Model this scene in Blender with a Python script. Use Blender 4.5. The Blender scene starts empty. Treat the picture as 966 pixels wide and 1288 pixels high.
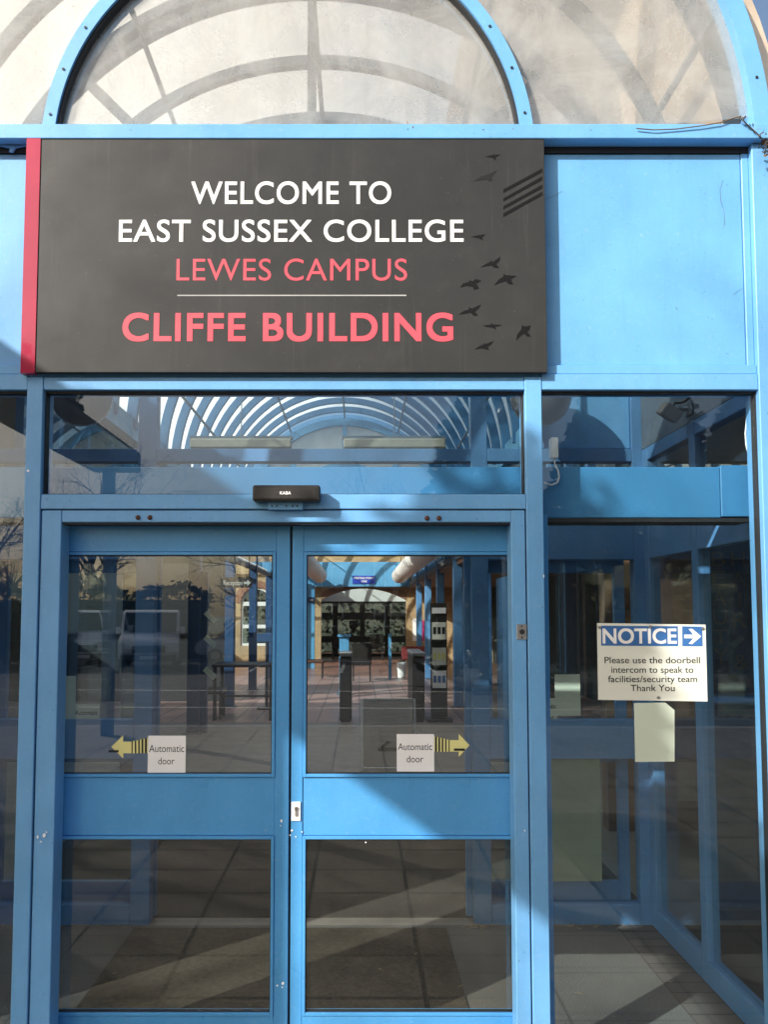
import bpy, bmesh, math, random
from mathutils import Vector, Matrix
PI = math.pi
rng = random.Random(7)
S = bpy.context.scene
COL = S.collection

# ------------------------------------------------------------------ camera, sky, sun, exposure
F = 1020.0; PITCH = math.radians(3.66)
PCX, PCY = 452.0, 771.0 - 1020.0 * math.tan(math.radians(3.66))   # optical centre of the (cropped) photo
CAMY, CAMZ = -3.06, 1.70
cam = bpy.data.cameras.new('camera'); camo = bpy.data.objects.new('camera', cam); COL.objects.link(camo)
camo.location = (0, CAMY, CAMZ); camo.rotation_euler = (PI / 2 + PITCH, 0, 0)
cam.sensor_fit = 'HORIZONTAL'; cam.sensor_width = 36.0; cam.lens = 36.0 * F / 966.0
cam.shift_x = (483.0 - PCX) / 966.0; cam.shift_y = -(644.0 - PCY) / 966.0
cam.clip_start = 0.05; cam.clip_end = 2000
S.camera = camo

SUN_EL = math.radians(28.0)
SUN_DIR = Vector((-0.76, -0.65, 0)).normalized() * math.cos(SUN_EL) + Vector((0, 0, math.sin(SUN_EL)))   # towards the sun
w = bpy.data.worlds.new('World'); S.world = w; w.use_nodes = True
nt = w.node_tree
sky = nt.nodes.new('ShaderNodeTexSky'); sky.sky_type = 'NISHITA'; sky.sun_disc = False
sky.sun_elevation = SUN_EL; sky.sun_rotation = math.atan2(SUN_DIR.x, SUN_DIR.y)
sky.air_density = 1.0; sky.dust_density = 3.5; sky.ozone_density = 0.6
bg = nt.nodes['Background']; bg.inputs[1].default_value = 0.13
nt.links.new(sky.outputs[0], bg.inputs[0])
sun = bpy.data.lights.new('sun', 'SUN'); sun.energy = 4.6; sun.angle = math.radians(0.6); sun.color = (1.0, 0.96, 0.90)
suno = bpy.data.objects.new('sun', sun); COL.objects.link(suno)
suno.rotation_euler = SUN_DIR.to_track_quat('Z', 'Y').to_euler(); suno.location = (-20, -20, 20)
S.view_settings.view_transform = 'Standard'; S.view_settings.look = 'None'
S.view_settings.exposure = 0.57; S.view_settings.gamma = 1.0; S.view_settings.use_curve_mapping = False
S.render.engine = 'CYCLES'
cy = S.cycles
cy.max_bounces = 12; cy.diffuse_bounces = 5; cy.glossy_bounces = 5; cy.transmission_bounces = 6; cy.transparent_max_bounces = 40
cy.caustics_reflective = False; cy.caustics_refractive = False; cy.sample_clamp_indirect = 6.0
cy.use_denoising = True
try: cy.denoiser = 'OPENIMAGEDENOISE'
except Exception: pass

# ------------------------------------------------------------------ measuring the photo: a point of a plane facing the viewer, or of the floor
def at(px, py, Y=0.0):
    u = (px - PCX) / F; v = (PCY - py) / F; c, s = math.cos(PITCH), math.sin(PITCH)
    d = (u, c - s * v, s + c * v); t = (Y - CAMY) / d[1]
    return d[0] * t, CAMZ + d[2] * t

# ------------------------------------------------------------------ helpers
OFF = {}
def link(o, parent=None):
    COL.objects.link(o)
    if parent is not None: o.parent = parent
    return o
def tag(o, label, cat, group=None, kind=None):
    o['label'] = label; o['category'] = cat
    if group: o['group'] = group
    if kind: o['kind'] = kind
    return o
def thing(name, label, cat, loc=(0, 0, 0), group=None):
    o = bpy.data.objects.new(name, None); COL.objects.link(o)
    o.location = loc; o.empty_display_size = 0.1; OFF[o] = Vector(loc)
    return tag(o, label, cat, group)
def copy_tree(o, parent=None):
    c = o.copy(); COL.objects.link(c)
    if parent is not None: c.parent = parent
    for ch in list(o.children): copy_tree(ch, c)
    return c

class MB:
    def __init__(s): s.bm = bmesh.new()
    def box(s, x0, x1, y0, y1, z0, z1, rot=None, bev=0.0):
        if x1 < x0: x0, x1 = x1, x0
        if y1 < y0: y0, y1 = y1, y0
        if z1 < z0: z0, z1 = z1, z0
        g = bmesh.ops.create_cube(s.bm, size=1.0)['verts']
        c = Vector(((x0 + x1) / 2, (y0 + y1) / 2, (z0 + z1) / 2))
        for v in g:
            p = Vector((v.co.x * (x1 - x0), v.co.y * (y1 - y0), v.co.z * (z1 - z0)))
            if rot is not None: p = rot @ p
            v.co = p + c
        if bev:
            es = list({e for v in g for e in v.link_edges})
            bmesh.ops.bevel(s.bm, geom=es, offset=bev, segments=1, affect='EDGES', clamp_overlap=True)
        return s
    def prism(s, poly, a, b, axis='y'):
        """poly of (x,z) pushed from y=a to y=b; axis x: (y,z) from x=a to x=b; axis z: (x,y)"""
        f = {'y': lambda p, t: (p[0], t, p[1]), 'x': lambda p, t: (t, p[0], p[1]), 'z': lambda p, t: (p[0], p[1], t)}[axis]
        A = [s.bm.verts.new(f(p, a)) for p in poly]; B = [s.bm.verts.new(f(p, b)) for p in poly]
        n = len(poly)
        fs = [s.bm.faces.new(A), s.bm.faces.new(B[::-1])]
        for i in range(n): fs.append(s.bm.faces.new((A[i], B[i], B[(i + 1) % n], A[(i + 1) % n])))
        bmesh.ops.recalc_face_normals(s.bm, faces=fs)
        return s
    def ring(s, cx, cz, r0, r1, y0, y1, a0=0.0, a1=PI, n=64):
        vs = []
        for i in range(n + 1):
            a = a0 + (a1 - a0) * i / n; c, q = math.cos(a), math.sin(a)
            vs.append([s.bm.verts.new((cx + r * c, y, cz + r * q)) for r, y in ((r0, y0), (r1, y0), (r1, y1), (r0, y1))])
        fs = []
        for i in range(n):
            for k in range(4):
                fs.append(s.bm.faces.new((vs[i][k], vs[i][(k + 1) % 4], vs[i + 1][(k + 1) % 4], vs[i + 1][k])))
        if abs(a1 - a0 - 2 * PI) > 1e-4:
            fs.append(s.bm.faces.new(vs[0][::-1])); fs.append(s.bm.faces.new(vs[-1]))
        bmesh.ops.recalc_face_normals(s.bm, faces=fs)
        return s
    def tube(s, pts, r, n=8, cap=True):
        pts = [Vector(p) for p in pts]; rr = r if isinstance(r, (list, tuple)) else [r] * len(pts)
        rings = []; up = None
        for i, p in enumerate(pts):
            t = (pts[min(i + 1, len(pts) - 1)] - pts[max(i - 1, 0)]).normalized()
            if up is None: up = t.orthogonal().normalized()
            else:
                up = (up - t * up.dot(t))
                up = up.normalized() if up.length > 1e-5 else t.orthogonal().normalized()
            b = t.cross(up)
            rings.append([s.bm.verts.new(p + (up * math.cos(2 * PI * k / n) + b * math.sin(2 * PI * k / n)) * rr[i]) for k in range(n)])
        for i in range(len(rings) - 1):
            for k in range(n):
                s.bm.faces.new((rings[i][k], rings[i][(k + 1) % n], rings[i + 1][(k + 1) % n], rings[i + 1][k]))
        if cap:
            s.bm.faces.new(rings[0][::-1]); s.bm.faces.new(rings[-1])
        return s
    def ball(s, c, r, sx=1, sy=1, sz=1, n=20):
        g = bmesh.ops.create_uvsphere(s.bm, u_segments=n, v_segments=n // 2 + 2, radius=r)['verts']
        for v in g: v.co = Vector((v.co.x * sx, v.co.y * sy, v.co.z * sz)) + Vector(c)
        return s
    def quad(s, a, b, c, d):
        s.bm.faces.new([s.bm.verts.new(p) for p in (a, b, c, d)]); return s
    def build(s, name, m, parent=None, smooth=False):
        me = bpy.data.meshes.new(name)
        s.bm.to_mesh(me); s.bm.free()
        me.materials.append(m)
        if smooth:
            for p in me.polygons: p.use_smooth = True
            try: me.set_sharp_from_angle(angle=math.radians(35))
            except Exception: pass
        o = bpy.data.objects.new(name, me)
        off = OFF.get(parent, Vector((0, 0, 0))) if parent is not None else Vector((0, 0, 0))
        if off.length: me.transform(Matrix.Translation(-off))
        OFF[o] = off
        return link(o, parent)
def own_base(o):
    """moves a one-mesh thing's origin to its base centre"""
    me = o.data; xs = [v.co for v in me.vertices]
    b = Vector(((min(v.x for v in xs) + max(v.x for v in xs)) / 2, (min(v.y for v in xs) + max(v.y for v in xs)) / 2, min(v.z for v in xs)))
    me.transform(Matrix.Translation(-b)); o.location = b
    return o

# ------------------------------------------------------------------ materials
def N(nt, t, **kw):
    n = nt.nodes.new(t)
    for k, v in kw.items(): setattr(n, k, v)
    return n
def ramp(nt, src, stops):
    r = N(nt, 'ShaderNodeValToRGB'); e = r.color_ramp.elements
    while len(e) < len(stops): e.new(0.5)
    for i, (p, c) in enumerate(stops):
        e[i].position = p; e[i].color = (c, c, c, 1) if isinstance(c, (int, float)) else (*c, 1)
    nt.links.new(src, r.inputs[0]); return r.outputs[0]
def noise(nt, vec, scale, detail=4, rough=0.55, dist=0.0):
    n = N(nt, 'ShaderNodeTexNoise'); n.inputs['Scale'].default_value = scale; n.inputs['Detail'].default_value = detail
    n.inputs['Roughness'].default_value = rough; n.inputs['Distortion'].default_value = dist
    if vec is not None: nt.links.new(vec, n.inputs['Vector'])
    return n.outputs['Fac']
def coords(nt, scale=(1, 1, 1)):
    t = N(nt, 'ShaderNodeTexCoord'); m = N(nt, 'ShaderNodeMapping'); m.inputs['Scale'].default_value = scale
    nt.links.new(t.outputs['Object'], m.inputs['Vector']); return m.outputs[0]
def mixc(nt, fac, a, b, mode='MIX'):
    m = N(nt, 'ShaderNodeMix', data_type='RGBA', blend_type=mode)
    for sock, v in ((m.inputs[0], fac), (m.inputs[6], a), (m.inputs[7], b)):
        if isinstance(v, (int, float)): sock.default_value = v
        elif isinstance(v, tuple): sock.default_value = (*v, 1)
        else: nt.links.new(v, sock)
    return m.outputs[2]
def bump(nt, h, strength, dist=0.01):
    b = N(nt, 'ShaderNodeBump'); b.inputs['Strength'].default_value = strength; b.inputs['Distance'].default_value = dist
    nt.links.new(h, b.inputs['Height']); return b.outputs[0]
def new(name):
    m = bpy.data.materials.new(name); m.use_nodes = True
    return m, m.node_tree, m.node_tree.nodes['Principled BSDF']
def simple(name, col, rough=0.5, metal=0.0, var=0.12, scale=12.0, bmp=0.0, coat=0.0, spec=0.5):
    m, nt, p = new(name)
    v = noise(nt, coords(nt), scale)
    d = tuple(c * (1 - var) for c in col); l = tuple(min(1, c * (1 + var)) for c in col)
    nt.links.new(ramp(nt, v, [(0.3, d), (0.7, l)]), p.inputs['Base Color'])
    p.inputs['Roughness'].default_value = rough; p.inputs['Metallic'].default_value = metal
    p.inputs['Specular IOR Level'].default_value = spec
    p.inputs['Coat Weight'].default_value = coat
    if bmp: nt.links.new(bump(nt, noise(nt, coords(nt), scale * 6), bmp), p.inputs['Normal'])
    return m
def paint(name, col, rough=0.38, dirt=0.5, chips=0.5):
    """gloss paint on metal: chalky patches, runs, specks, little chips to primer"""
    m, nt, p = new(name)
    co = coords(nt); cs = coords(nt, (1, 1, 0.12))
    fade = ramp(nt, noise(nt, co, 2.3, 5, 0.6), [(0.32, 0.0), (0.72, 1.0)])
    c = mixc(nt, fade, tuple(x * 0.88 for x in col), tuple(min(1, x * 1.07 + 0.012) for x in col))
    streak = ramp(nt, noise(nt, cs, 26, 6, 0.7), [(0.50, 0.0), (0.8, 0.50 * dirt)])
    c = mixc(nt, streak, c, tuple(x * 0.55 + 0.02 for x in col))
    chalk = ramp(nt, noise(nt, co, 60, 6, 0.75, 0.4), [(0.56, 0.0), (0.74, 0.22)])
    c = mixc(nt, chalk, c, (0.55, 0.62, 0.68))
    speck = ramp(nt, noise(nt, co, 95, 2, 0.5), [(0.715, 0.0), (0.745, 0.85 * dirt)])
    c = mixc(nt, speck, c, (0.03, 0.04, 0.05))
    scr = ramp(nt, noise(nt, coords(nt, (9, 9, 2.2)), 3.6, 8, 0.62, 1.5), [(0.495, 0.0), (0.5, 0.3 * dirt), (0.505, 0.0)])
    msk = ramp(nt, noise(nt, co, 4.5, 2), [(0.6, 0.0), (0.66, 1.0)])
    mm = N(nt, 'ShaderNodeMath', operation='MULTIPLY'); nt.links.new(scr, mm.inputs[0]); nt.links.new(msk, mm.inputs[1])
    c = mixc(nt, mm.outputs[0], c, (0.03, 0.05, 0.07))
    chip = ramp(nt, noise(nt, co, 38, 3, 0.6), [(0.752, 0.0), (0.765, chips)])
    c = mixc(nt, chip, c, (0.62, 0.66, 0.68))
    nt.links.new(c, p.inputs['Base Color'])
    nt.links.new(ramp(nt, noise(nt, co, 9, 5), [(0.3, rough - 0.08), (0.75, rough + 0.16)]), p.inputs['Roughness'])
    h = mixc(nt, 0.4, noise(nt, co, 7, 3), noise(nt, co, 160, 2))
    nt.links.new(bump(nt, h, 0.10, 0.008), p.inputs['Normal'])
    return m
def glass(name, tint=(0.90, 0.95, 0.93), f0=0.045, dirt=0.10, dirt_col=(0.55, 0.55, 0.5), rough=0.0, wob=0.0):
    """clear pane: straight-through transmission, Schlick mirror, thin film of dirt"""
    m, nt, p = new(name); nt.nodes.remove(p); out = nt.nodes['Material Output']
    t = N(nt, 'ShaderNodeBsdfTransparent'); t.inputs[0].default_value = (*tint, 1)
    g = N(nt, 'ShaderNodeBsdfGlossy'); g.inputs['Roughness'].default_value = rough; g.inputs[0].default_value = (1, 1, 1, 1)
    lw = N(nt, 'ShaderNodeLayerWeight'); lw.inputs[0].default_value = 0.5
    pw = N(nt, 'ShaderNodeMath', operation='POWER'); pw.inputs[1].default_value = 5.0; nt.links.new(lw.outputs['Facing'], pw.inputs[0])
    ma = N(nt, 'ShaderNodeMath', operation='MULTIPLY_ADD'); ma.inputs[1].default_value = 1 - f0; ma.inputs[2].default_value = f0
    nt.links.new(pw.outputs[0], ma.inputs[0])
    if wob:
        b = bump(nt, noise(nt, coords(nt), 2.2, 2), wob, 0.02); nt.links.new(b, g.inputs['Normal'])
    mx = N(nt, 'ShaderNodeMixShader'); nt.links.new(ma.outputs[0], mx.inputs[0]); nt.links.new(t.outputs[0], mx.inputs[1]); nt.links.new(g.outputs[0], mx.inputs[2])
    d = N(nt, 'ShaderNodeBsdfDiffuse'); d.inputs[0].default_value = (*dirt_col, 1)
    co = coords(nt)
    sm = ramp(nt, noise(nt, coords(nt, (1, 1, 0.25)), 7, 8, 0.72, 0.8), [(0.45, dirt * 0.2), (0.75, dirt)])
    sp = ramp(nt, noise(nt, co, 130, 2), [(0.75, 0.0), (0.79, min(1, dirt * 5))])
    mx0 = N(nt, 'ShaderNodeMath', operation='MAXIMUM'); nt.links.new(sm, mx0.inputs[0]); nt.links.new(sp, mx0.inputs[1])
    m2 = N(nt, 'ShaderNodeMixShader'); nt.links.new(mx0.outputs[0], m2.inputs[0]); nt.links.new(mx.outputs[0], m2.inputs[1]); nt.links.new(d.outputs[0], m2.inputs[2])
    nt.links.new(m2.outputs[0], out.inputs[0])
    return m
def frosted(name, clear=0.5, col=(0.86, 0.84, 0.78), stain=(0.42, 0.36, 0.28), trans=0.6, sc=1.0):
    """weathered plastic glazing: part see-through, part milky, with algae runs, scuffs and specks"""
    m, nt, p = new(name); nt.nodes.remove(p); out = nt.nodes['Material Output']
    co = coords(nt); cs = coords(nt, (1, 1, 0.22))
    c = mixc(nt, ramp(nt, noise(nt, cs, 5 * sc, 8, 0.7, 0.5), [(0.42, 0.0), (0.78, 0.55)]), col, stain)
    c = mixc(nt, ramp(nt, noise(nt, co, 70 * sc, 3, 0.6), [(0.69, 0.0), (0.73, 0.8)]), c, (0.16, 0.13, 0.10))
    wisp = ramp(nt, noise(nt, coords(nt, (2, 2, 5)), 6 * sc, 8, 0.62, 2.0), [(0.494, 0.0), (0.5, 0.45), (0.506, 0.0)])
    c = mixc(nt, wisp, c, (0.92, 0.91, 0.88))
    t = N(nt, 'ShaderNodeBsdfTransparent'); t.inputs[0].default_value = (0.93, 0.93, 0.90, 1)
    d = N(nt, 'ShaderNodeBsdfDiffuse'); tl = N(nt, 'ShaderNodeBsdfTranslucent')
    nt.links.new(c, d.inputs[0]); nt.links.new(c, tl.inputs[0])
    a = N(nt, 'ShaderNodeMixShader'); a.inputs[0].default_value = trans; nt.links.new(d.outputs[0], a.inputs[1]); nt.links.new(tl.outputs[0], a.inputs[2])
    f = ramp(nt, noise(nt, co, 3.2 * sc, 7, 0.68, 0.6), [(0.3, max(0, 1 - clear - 0.14)), (0.72, min(1, 1 - clear + 0.14))])
    b = N(nt, 'ShaderNodeMixShader'); nt.links.new(f, b.inputs[0]); nt.links.new(t.outputs[0], b.inputs[1]); nt.links.new(a.outputs[0], b.inputs[2])
    g = N(nt, 'ShaderNodeBsdfGlossy'); g.inputs['Roughness'].default_value = 0.12
    e = N(nt, 'ShaderNodeMixShader'); e.inputs[0].default_value = 0.035; nt.links.new(b.outputs[0], e.inputs[1]); nt.links.new(g.outputs[0], e.inputs[2])
    nt.links.new(e.outputs[0], out.inputs[0])
    return m
def bricks(name, c1, c2, mortar, bw, rh, ms, rough=0.8, axes='xz', offset=0.5, grime=0.35, bmp=0.5, speck=0.0, shift=0.0):
    m, nt, p = new(name)
    t = N(nt, 'ShaderNodeTexCoord'); sx = N(nt, 'ShaderNodeSeparateXYZ'); cx = N(nt, 'ShaderNodeCombineXYZ')
    nt.links.new(t.outputs['Object'], sx.inputs[0])
    nt.links.new(sx.outputs['XYZ'.index(axes[0].upper())], cx.inputs[0]); sh = N(nt, 'ShaderNodeMath', operation='ADD'); sh.inputs[1].default_value = shift; nt.links.new(sx.outputs['XYZ'.index(axes[1].upper())], sh.inputs[0]); nt.links.new(sh.outputs[0], cx.inputs[1])
    b = N(nt, 'ShaderNodeTexBrick'); b.offset = offset; b.squash = 1.0
    b.inputs['Scale'].default_value = 1.0; b.inputs['Brick Width'].default_value = bw; b.inputs['Row Height'].default_value = rh
    b.inputs['Mortar Size'].default_value = ms; b.inputs['Mortar Smooth'].default_value = 0.2
    b.inputs['Color1'].default_value = (*c1, 1); b.inputs['Color2'].default_value = (*c2, 1); b.inputs['Mortar'].default_value = (*mortar, 1)
    nt.links.new(cx.outputs[0], b.inputs['Vector'])
    co = coords(nt)
    g = ramp(nt, noise(nt, co, 1.6, 7, 0.65), [(0.3, 1 - grime), (0.75, 1.0)])
    c = mixc(nt, 1.0, b.outputs['Color'], g, 'MULTIPLY')
    if speck:
        s1 = ramp(nt, noise(nt, co, 210, 2, 0.6), [(0.35, 1 - speck), (0.68, 1 + speck)])
        c = mixc(nt, 1.0, c, s1, 'MULTIPLY')
    nt.links.new(c, p.inputs['Base Color']); p.inputs['Roughness'].default_value = rough
    inv = N(nt, 'ShaderNodeMath', operation='SUBTRACT'); inv.inputs[0].default_value = 1.0; nt.links.new(b.outputs['Fac'], inv.inputs[1])
    nt.links.new(bump(nt, mixc(nt, 0.25, inv.outputs[0], noise(nt, co, 120, 3)), bmp, 0.006), p.inputs['Normal'])
    return m

def signmat():
    m, nt, p = new('sign_board')
    c = ramp(nt, noise(nt, coords(nt), 2.0, 4), [(0.3, (0.029, 0.0285, 0.027)), (0.7, (0.034, 0.0335, 0.031))])
    st = ramp(nt, noise(nt, coords(nt, (1, 1, 0.03)), 46, 5, 0.7), [(0.58, 0.0), (0.80, 0.16)])
    c = mixc(nt, st, c, (0.20, 0.19, 0.17))
    du = ramp(nt, noise(nt, coords(nt), 8, 8, 0.75), [(0.5, 0.0), (0.85, 0.06)])
    c = mixc(nt, du, c, (0.22, 0.20, 0.17))
    sp = ramp(nt, noise(nt, coords(nt), 120, 2), [(0.745, 0.0), (0.77, 0.5)])
    c = mixc(nt, sp, c, (0.30, 0.28, 0.25))
    nt.links.new(c, p.inputs['Base Color']); p.inputs['Specular IOR Level'].default_value = 0.4
    nt.links.new(ramp(nt, noise(nt, coords(nt), 5, 6, 0.7), [(0.3, 0.34), (0.75, 0.50)]), p.inputs['Roughness'])
    nt.links.new(bump(nt, noise(nt, coords(nt), 2.5, 3), 0.05, 0.01), p.inputs['Normal'])
    return m
BLUE = (0.105, 0.300, 0.640)
M = dict(
    blue=paint('blue_paint', (0.150, 0.400, 0.715)),
    bluep=paint('blue_panel_paint', (0.142, 0.400, 0.720), 0.42, 0.45, 0.25),
    door=paint('door_paint', (0.078, 0.340, 0.680), 0.34, 0.25, 0.2),
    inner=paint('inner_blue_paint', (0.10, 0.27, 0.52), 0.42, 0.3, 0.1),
    slate=paint('grey_blue_paint', (0.12, 0.165, 0.21), 0.5, 0.4, 0.1),
    atrium=paint('atrium_blue_paint', (0.10, 0.34, 0.58), 0.5, 0.1, 0.0),
    gasket=simple('black_gasket', (0.015, 0.016, 0.018), 0.6),
    glass=glass('window_glass', (0.935, 0.972, 0.98), 0.042, 0.010),
    doorglass=glass('door_glass', (0.93, 0.955, 0.955), 0.068, 0.008),
    lowglass=glass('lower_door_glass', (0.90, 0.90, 0.87), 0.05, 0.015),
    inglass=glass('inner_glass', (0.90, 0.955, 0.968), 0.036, 0.005),
    front=frosted('weathered_front_glazing', 0.71, (0.94, 0.925, 0.89), (0.56, 0.49, 0.40), trans=0.5),
    ribgrey=simple('grey_rib_paint', (0.055, 0.090, 0.130), 0.6),
    roofmid=frosted('scratched_roof_glazing', 0.30, (0.93, 0.91, 0.86), (0.72, 0.66, 0.56), 0.7, 0.5),
    suntone=frosted('sunlit_tan_glazing', 0.15, (0.92, 0.72, 0.52), (0.74, 0.54, 0.36), 0.25, 0.6),  # tan base puts a warm sunlit tone into the right-hand sheets
    ribblue=simple('rib_paint', (0.045, 0.165, 0.33), 0.6),
    casing=simple('shaded_casing_paint', (0.048, 0.215, 0.42), 0.45, 0, 0.05, 4),  # blue taken darker so the casing reads as shaded
    roofclear=glass('clear_roof_glazing', (0.94, 0.95, 0.94), 0.04, 0.06),
    roofg=frosted('weathered_roof_glazing', 0.16, (0.93, 0.92, 0.89), (0.70, 0.66, 0.58), 0.75, 0.5),
    board=signmat(),
    red=simple('glossy_red', (0.40, 0.015, 0.055), 0.10, 0, 0.05, coat=0.5),
    white=simple('white_vinyl', (0.85, 0.85, 0.82), 0.45, 0, 0.03),
    coral=simple('coral_vinyl', (0.74, 0.085, 0.115), 0.45, 0, 0.03),
    black=simple('black_vinyl', (0.006, 0.006, 0.006), 0.55, 0, 0.05, spec=0.2),
    grey=simple('charcoal_vinyl', (0.018, 0.018, 0.017), 0.5, 0, 0.05, spec=0.25),
    rule=simple('grey_rule', (0.42, 0.42, 0.40), 0.4),
    olddiff=simple('yellowed_diffuser', (0.40, 0.38, 0.30), 0.5),
    palest=simple('faded_green_poster', (0.26, 0.33, 0.26), 0.5, 0, 0.12, 3),
    dimtext=simple('faded_print', (0.13, 0.125, 0.11), 0.6),
    paper=simple('white_paper', (0.92, 0.915, 0.90), 0.75, 0, 0.03, 4),
    cream=simple('laminated_sheet', (0.74, 0.76, 0.66), 0.30, 0, 0.03, 4),
    pale=simple('pale_green_sheet', (0.60, 0.68, 0.55), 0.5, 0, 0.05, 4),
    ink=simple('print_black', (0.012, 0.012, 0.014), 0.7),
    inkb=simple('print_blue', (0.035, 0.135, 0.36), 0.6),
    yellow=simple('pale_yellow_vinyl', (0.78, 0.74, 0.30), 0.5, 0, 0.04),
    plastic=simple('black_plastic', (0.022, 0.019, 0.016), 0.42, 0, 0.2, 20, 0.1),
    darkm=simple('dark_metal', (0.05, 0.05, 0.055), 0.4, 0.5),
    steel=simple('brushed_steel', (0.62, 0.60, 0.56), 0.32, 0.9),
    rust=simple('rusty_bolt', (0.11, 0.05, 0.035), 0.8, 0.2, 0.4, 90, 0.3),
    wht=simple('white_plastic', (0.78, 0.78, 0.74), 0.5),
    smoke=simple('smoked_globe', (0.09, 0.10, 0.115), 0.18),
    yellowbrick=bricks('yellow_brick', (0.62, 0.42, 0.20), (0.50, 0.33, 0.15), (0.45, 0.38, 0.28), 0.225, 0.075, 0.010),
    redbrick=bricks('red_brick', (0.40, 0.15, 0.07), (0.30, 0.11, 0.06), (0.33, 0.27, 0.22), 0.225, 0.075, 0.010),
    houseb=bricks('house_brick', (0.26, 0.12, 0.08), (0.20, 0.09, 0.06), (0.25, 0.22, 0.19), 0.225, 0.075, 0.010),
    slabs=bricks('paving_slabs', (0.33, 0.285, 0.225), (0.28, 0.24, 0.19), (0.018, 0.017, 0.016), 0.45, 0.59, 0.013, 0.85, 'yx', 0.0, 0.5, 0.6, 0.3, shift=0.295),
    inslabs=bricks('lobby_slabs', (0.195, 0.195, 0.185), (0.18, 0.18, 0.17), (0.125, 0.122, 0.115), 0.45, 0.59, 0.004, 0.85, 'yx', 0.0, 0.35, 0.5, 0.75, shift=0.295),
    border=bricks('brick_edging', (0.160, 0.147, 0.138), (0.142, 0.13, 0.122), (0.085, 0.08, 0.075), 0.10, 0.20, 0.006, 0.85, 'yx', 0.5, 0.3),
    quarry=bricks('quarry_tiles', (0.56, 0.34, 0.285), (0.50, 0.29, 0.24), (0.12, 0.09, 0.085), 0.9, 0.33, 0.012, 0.35, 'yx', 0.5, 0.3, 0.3),
    red_tile=bricks('red_quarry_tiles', (0.46, 0.20, 0.12), (0.40, 0.165, 0.10), (0.10, 0.07, 0.06), 0.3, 0.3, 0.01, 0.3, 'yx', 0.0, 0.3, 0.3),
    mat=simple('entrance_matting', (0.06, 0.054, 0.045), 0.95, 0, 0.2, 60, 0.4),
    coir=simple('coir_matting', (0.072, 0.060, 0.042), 0.95, 0, 0.3, 45, 0.5),
    matl=simple('grey_vinyl_floor', (0.235, 0.215, 0.185), 0.5, 0, 0.15, 5, 0.1),
    asphalt=simple('asphalt', (0.052, 0.053, 0.056), 0.9, 0, 0.3, 30, 0.5),
    line=simple('road_paint', (0.62, 0.62, 0.58), 0.8, 0, 0.2, 15),
    kerb=simple('kerb_stone', (0.36, 0.35, 0.33), 0.85, 0, 0.15, 10, 0.2),
    soil=simple('ground_earth', (0.10, 0.11, 0.06), 0.95, 0, 0.35, 0.7),
    plaster=simple('white_plaster', (0.72, 0.71, 0.67), 0.8, 0, 0.05, 2),
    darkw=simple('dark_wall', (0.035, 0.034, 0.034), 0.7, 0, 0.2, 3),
    brown=simple('brown_soffit', (0.22, 0.12, 0.075), 0.6, 0, 0.15, 6),
    wood=simple('dark_wood', (0.16, 0.085, 0.045), 0.5, 0, 0.3, 5),
    duct=simple('white_duct', (0.80, 0.78, 0.73), 0.5, 0, 0.05),
    redf=simple('red_upholstery', (0.24, 0.03, 0.03), 0.7),
    brownf=simple('brown_upholstery', (0.10, 0.045, 0.03), 0.6),
    magenta=simple('magenta_print', (0.45, 0.03, 0.16), 0.6),
    darkblue=simple('dark_blue_laminate', (0.025, 0.07, 0.16), 0.4),
    blueSign=simple('royal_blue_sign', (0.02, 0.055, 0.42), 0.4),
    van=simple('white_car_paint', (0.80, 0.81, 0.82), 0.2, 0, 0.02, 3, 0, 0.6),
    cardark=simple('dark_car_paint', (0.03, 0.033, 0.04), 0.2, 0.3, 0.05, 3, 0, 0.8),
    carglass=simple('car_glass', (0.012, 0.015, 0.017), 0.04, 0, 0.05),
    rubber=simple('tyre_rubber', (0.02, 0.02, 0.02), 0.85),
    lamp=simple('headlamp_glass', (0.70, 0.72, 0.74), 0.08, 0.2),
    leaf=simple('hedge_leaf', (0.035, 0.062, 0.020), 0.6, 0, 0.45, 2.5),
    winterleaf=simple('winter_shrub', (0.075, 0.075, 0.050), 0.7, 0, 0.5, 3),
    bark=simple('tree_bark', (0.12, 0.10, 0.08), 0.9, 0, 0.3, 8, 0.4),
    deadleaf=simple('dead_leaf', (0.20, 0.085, 0.028), 0.8, 0, 0.4, 40),
    straw=simple('dry_straw', (0.42, 0.32, 0.18), 0.9, 0, 0.4, 60),
    twig=simple('dry_twig', (0.13, 0.085, 0.05), 0.9, 0, 0.3, 40),
    rooft=simple('roof_slate', (0.12, 0.09, 0.085), 0.8, 0, 0.25, 6),
    concrete=simple('concrete', (0.36, 0.35, 0.33), 0.85, 0, 0.12, 4, 0.2),
)

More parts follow.
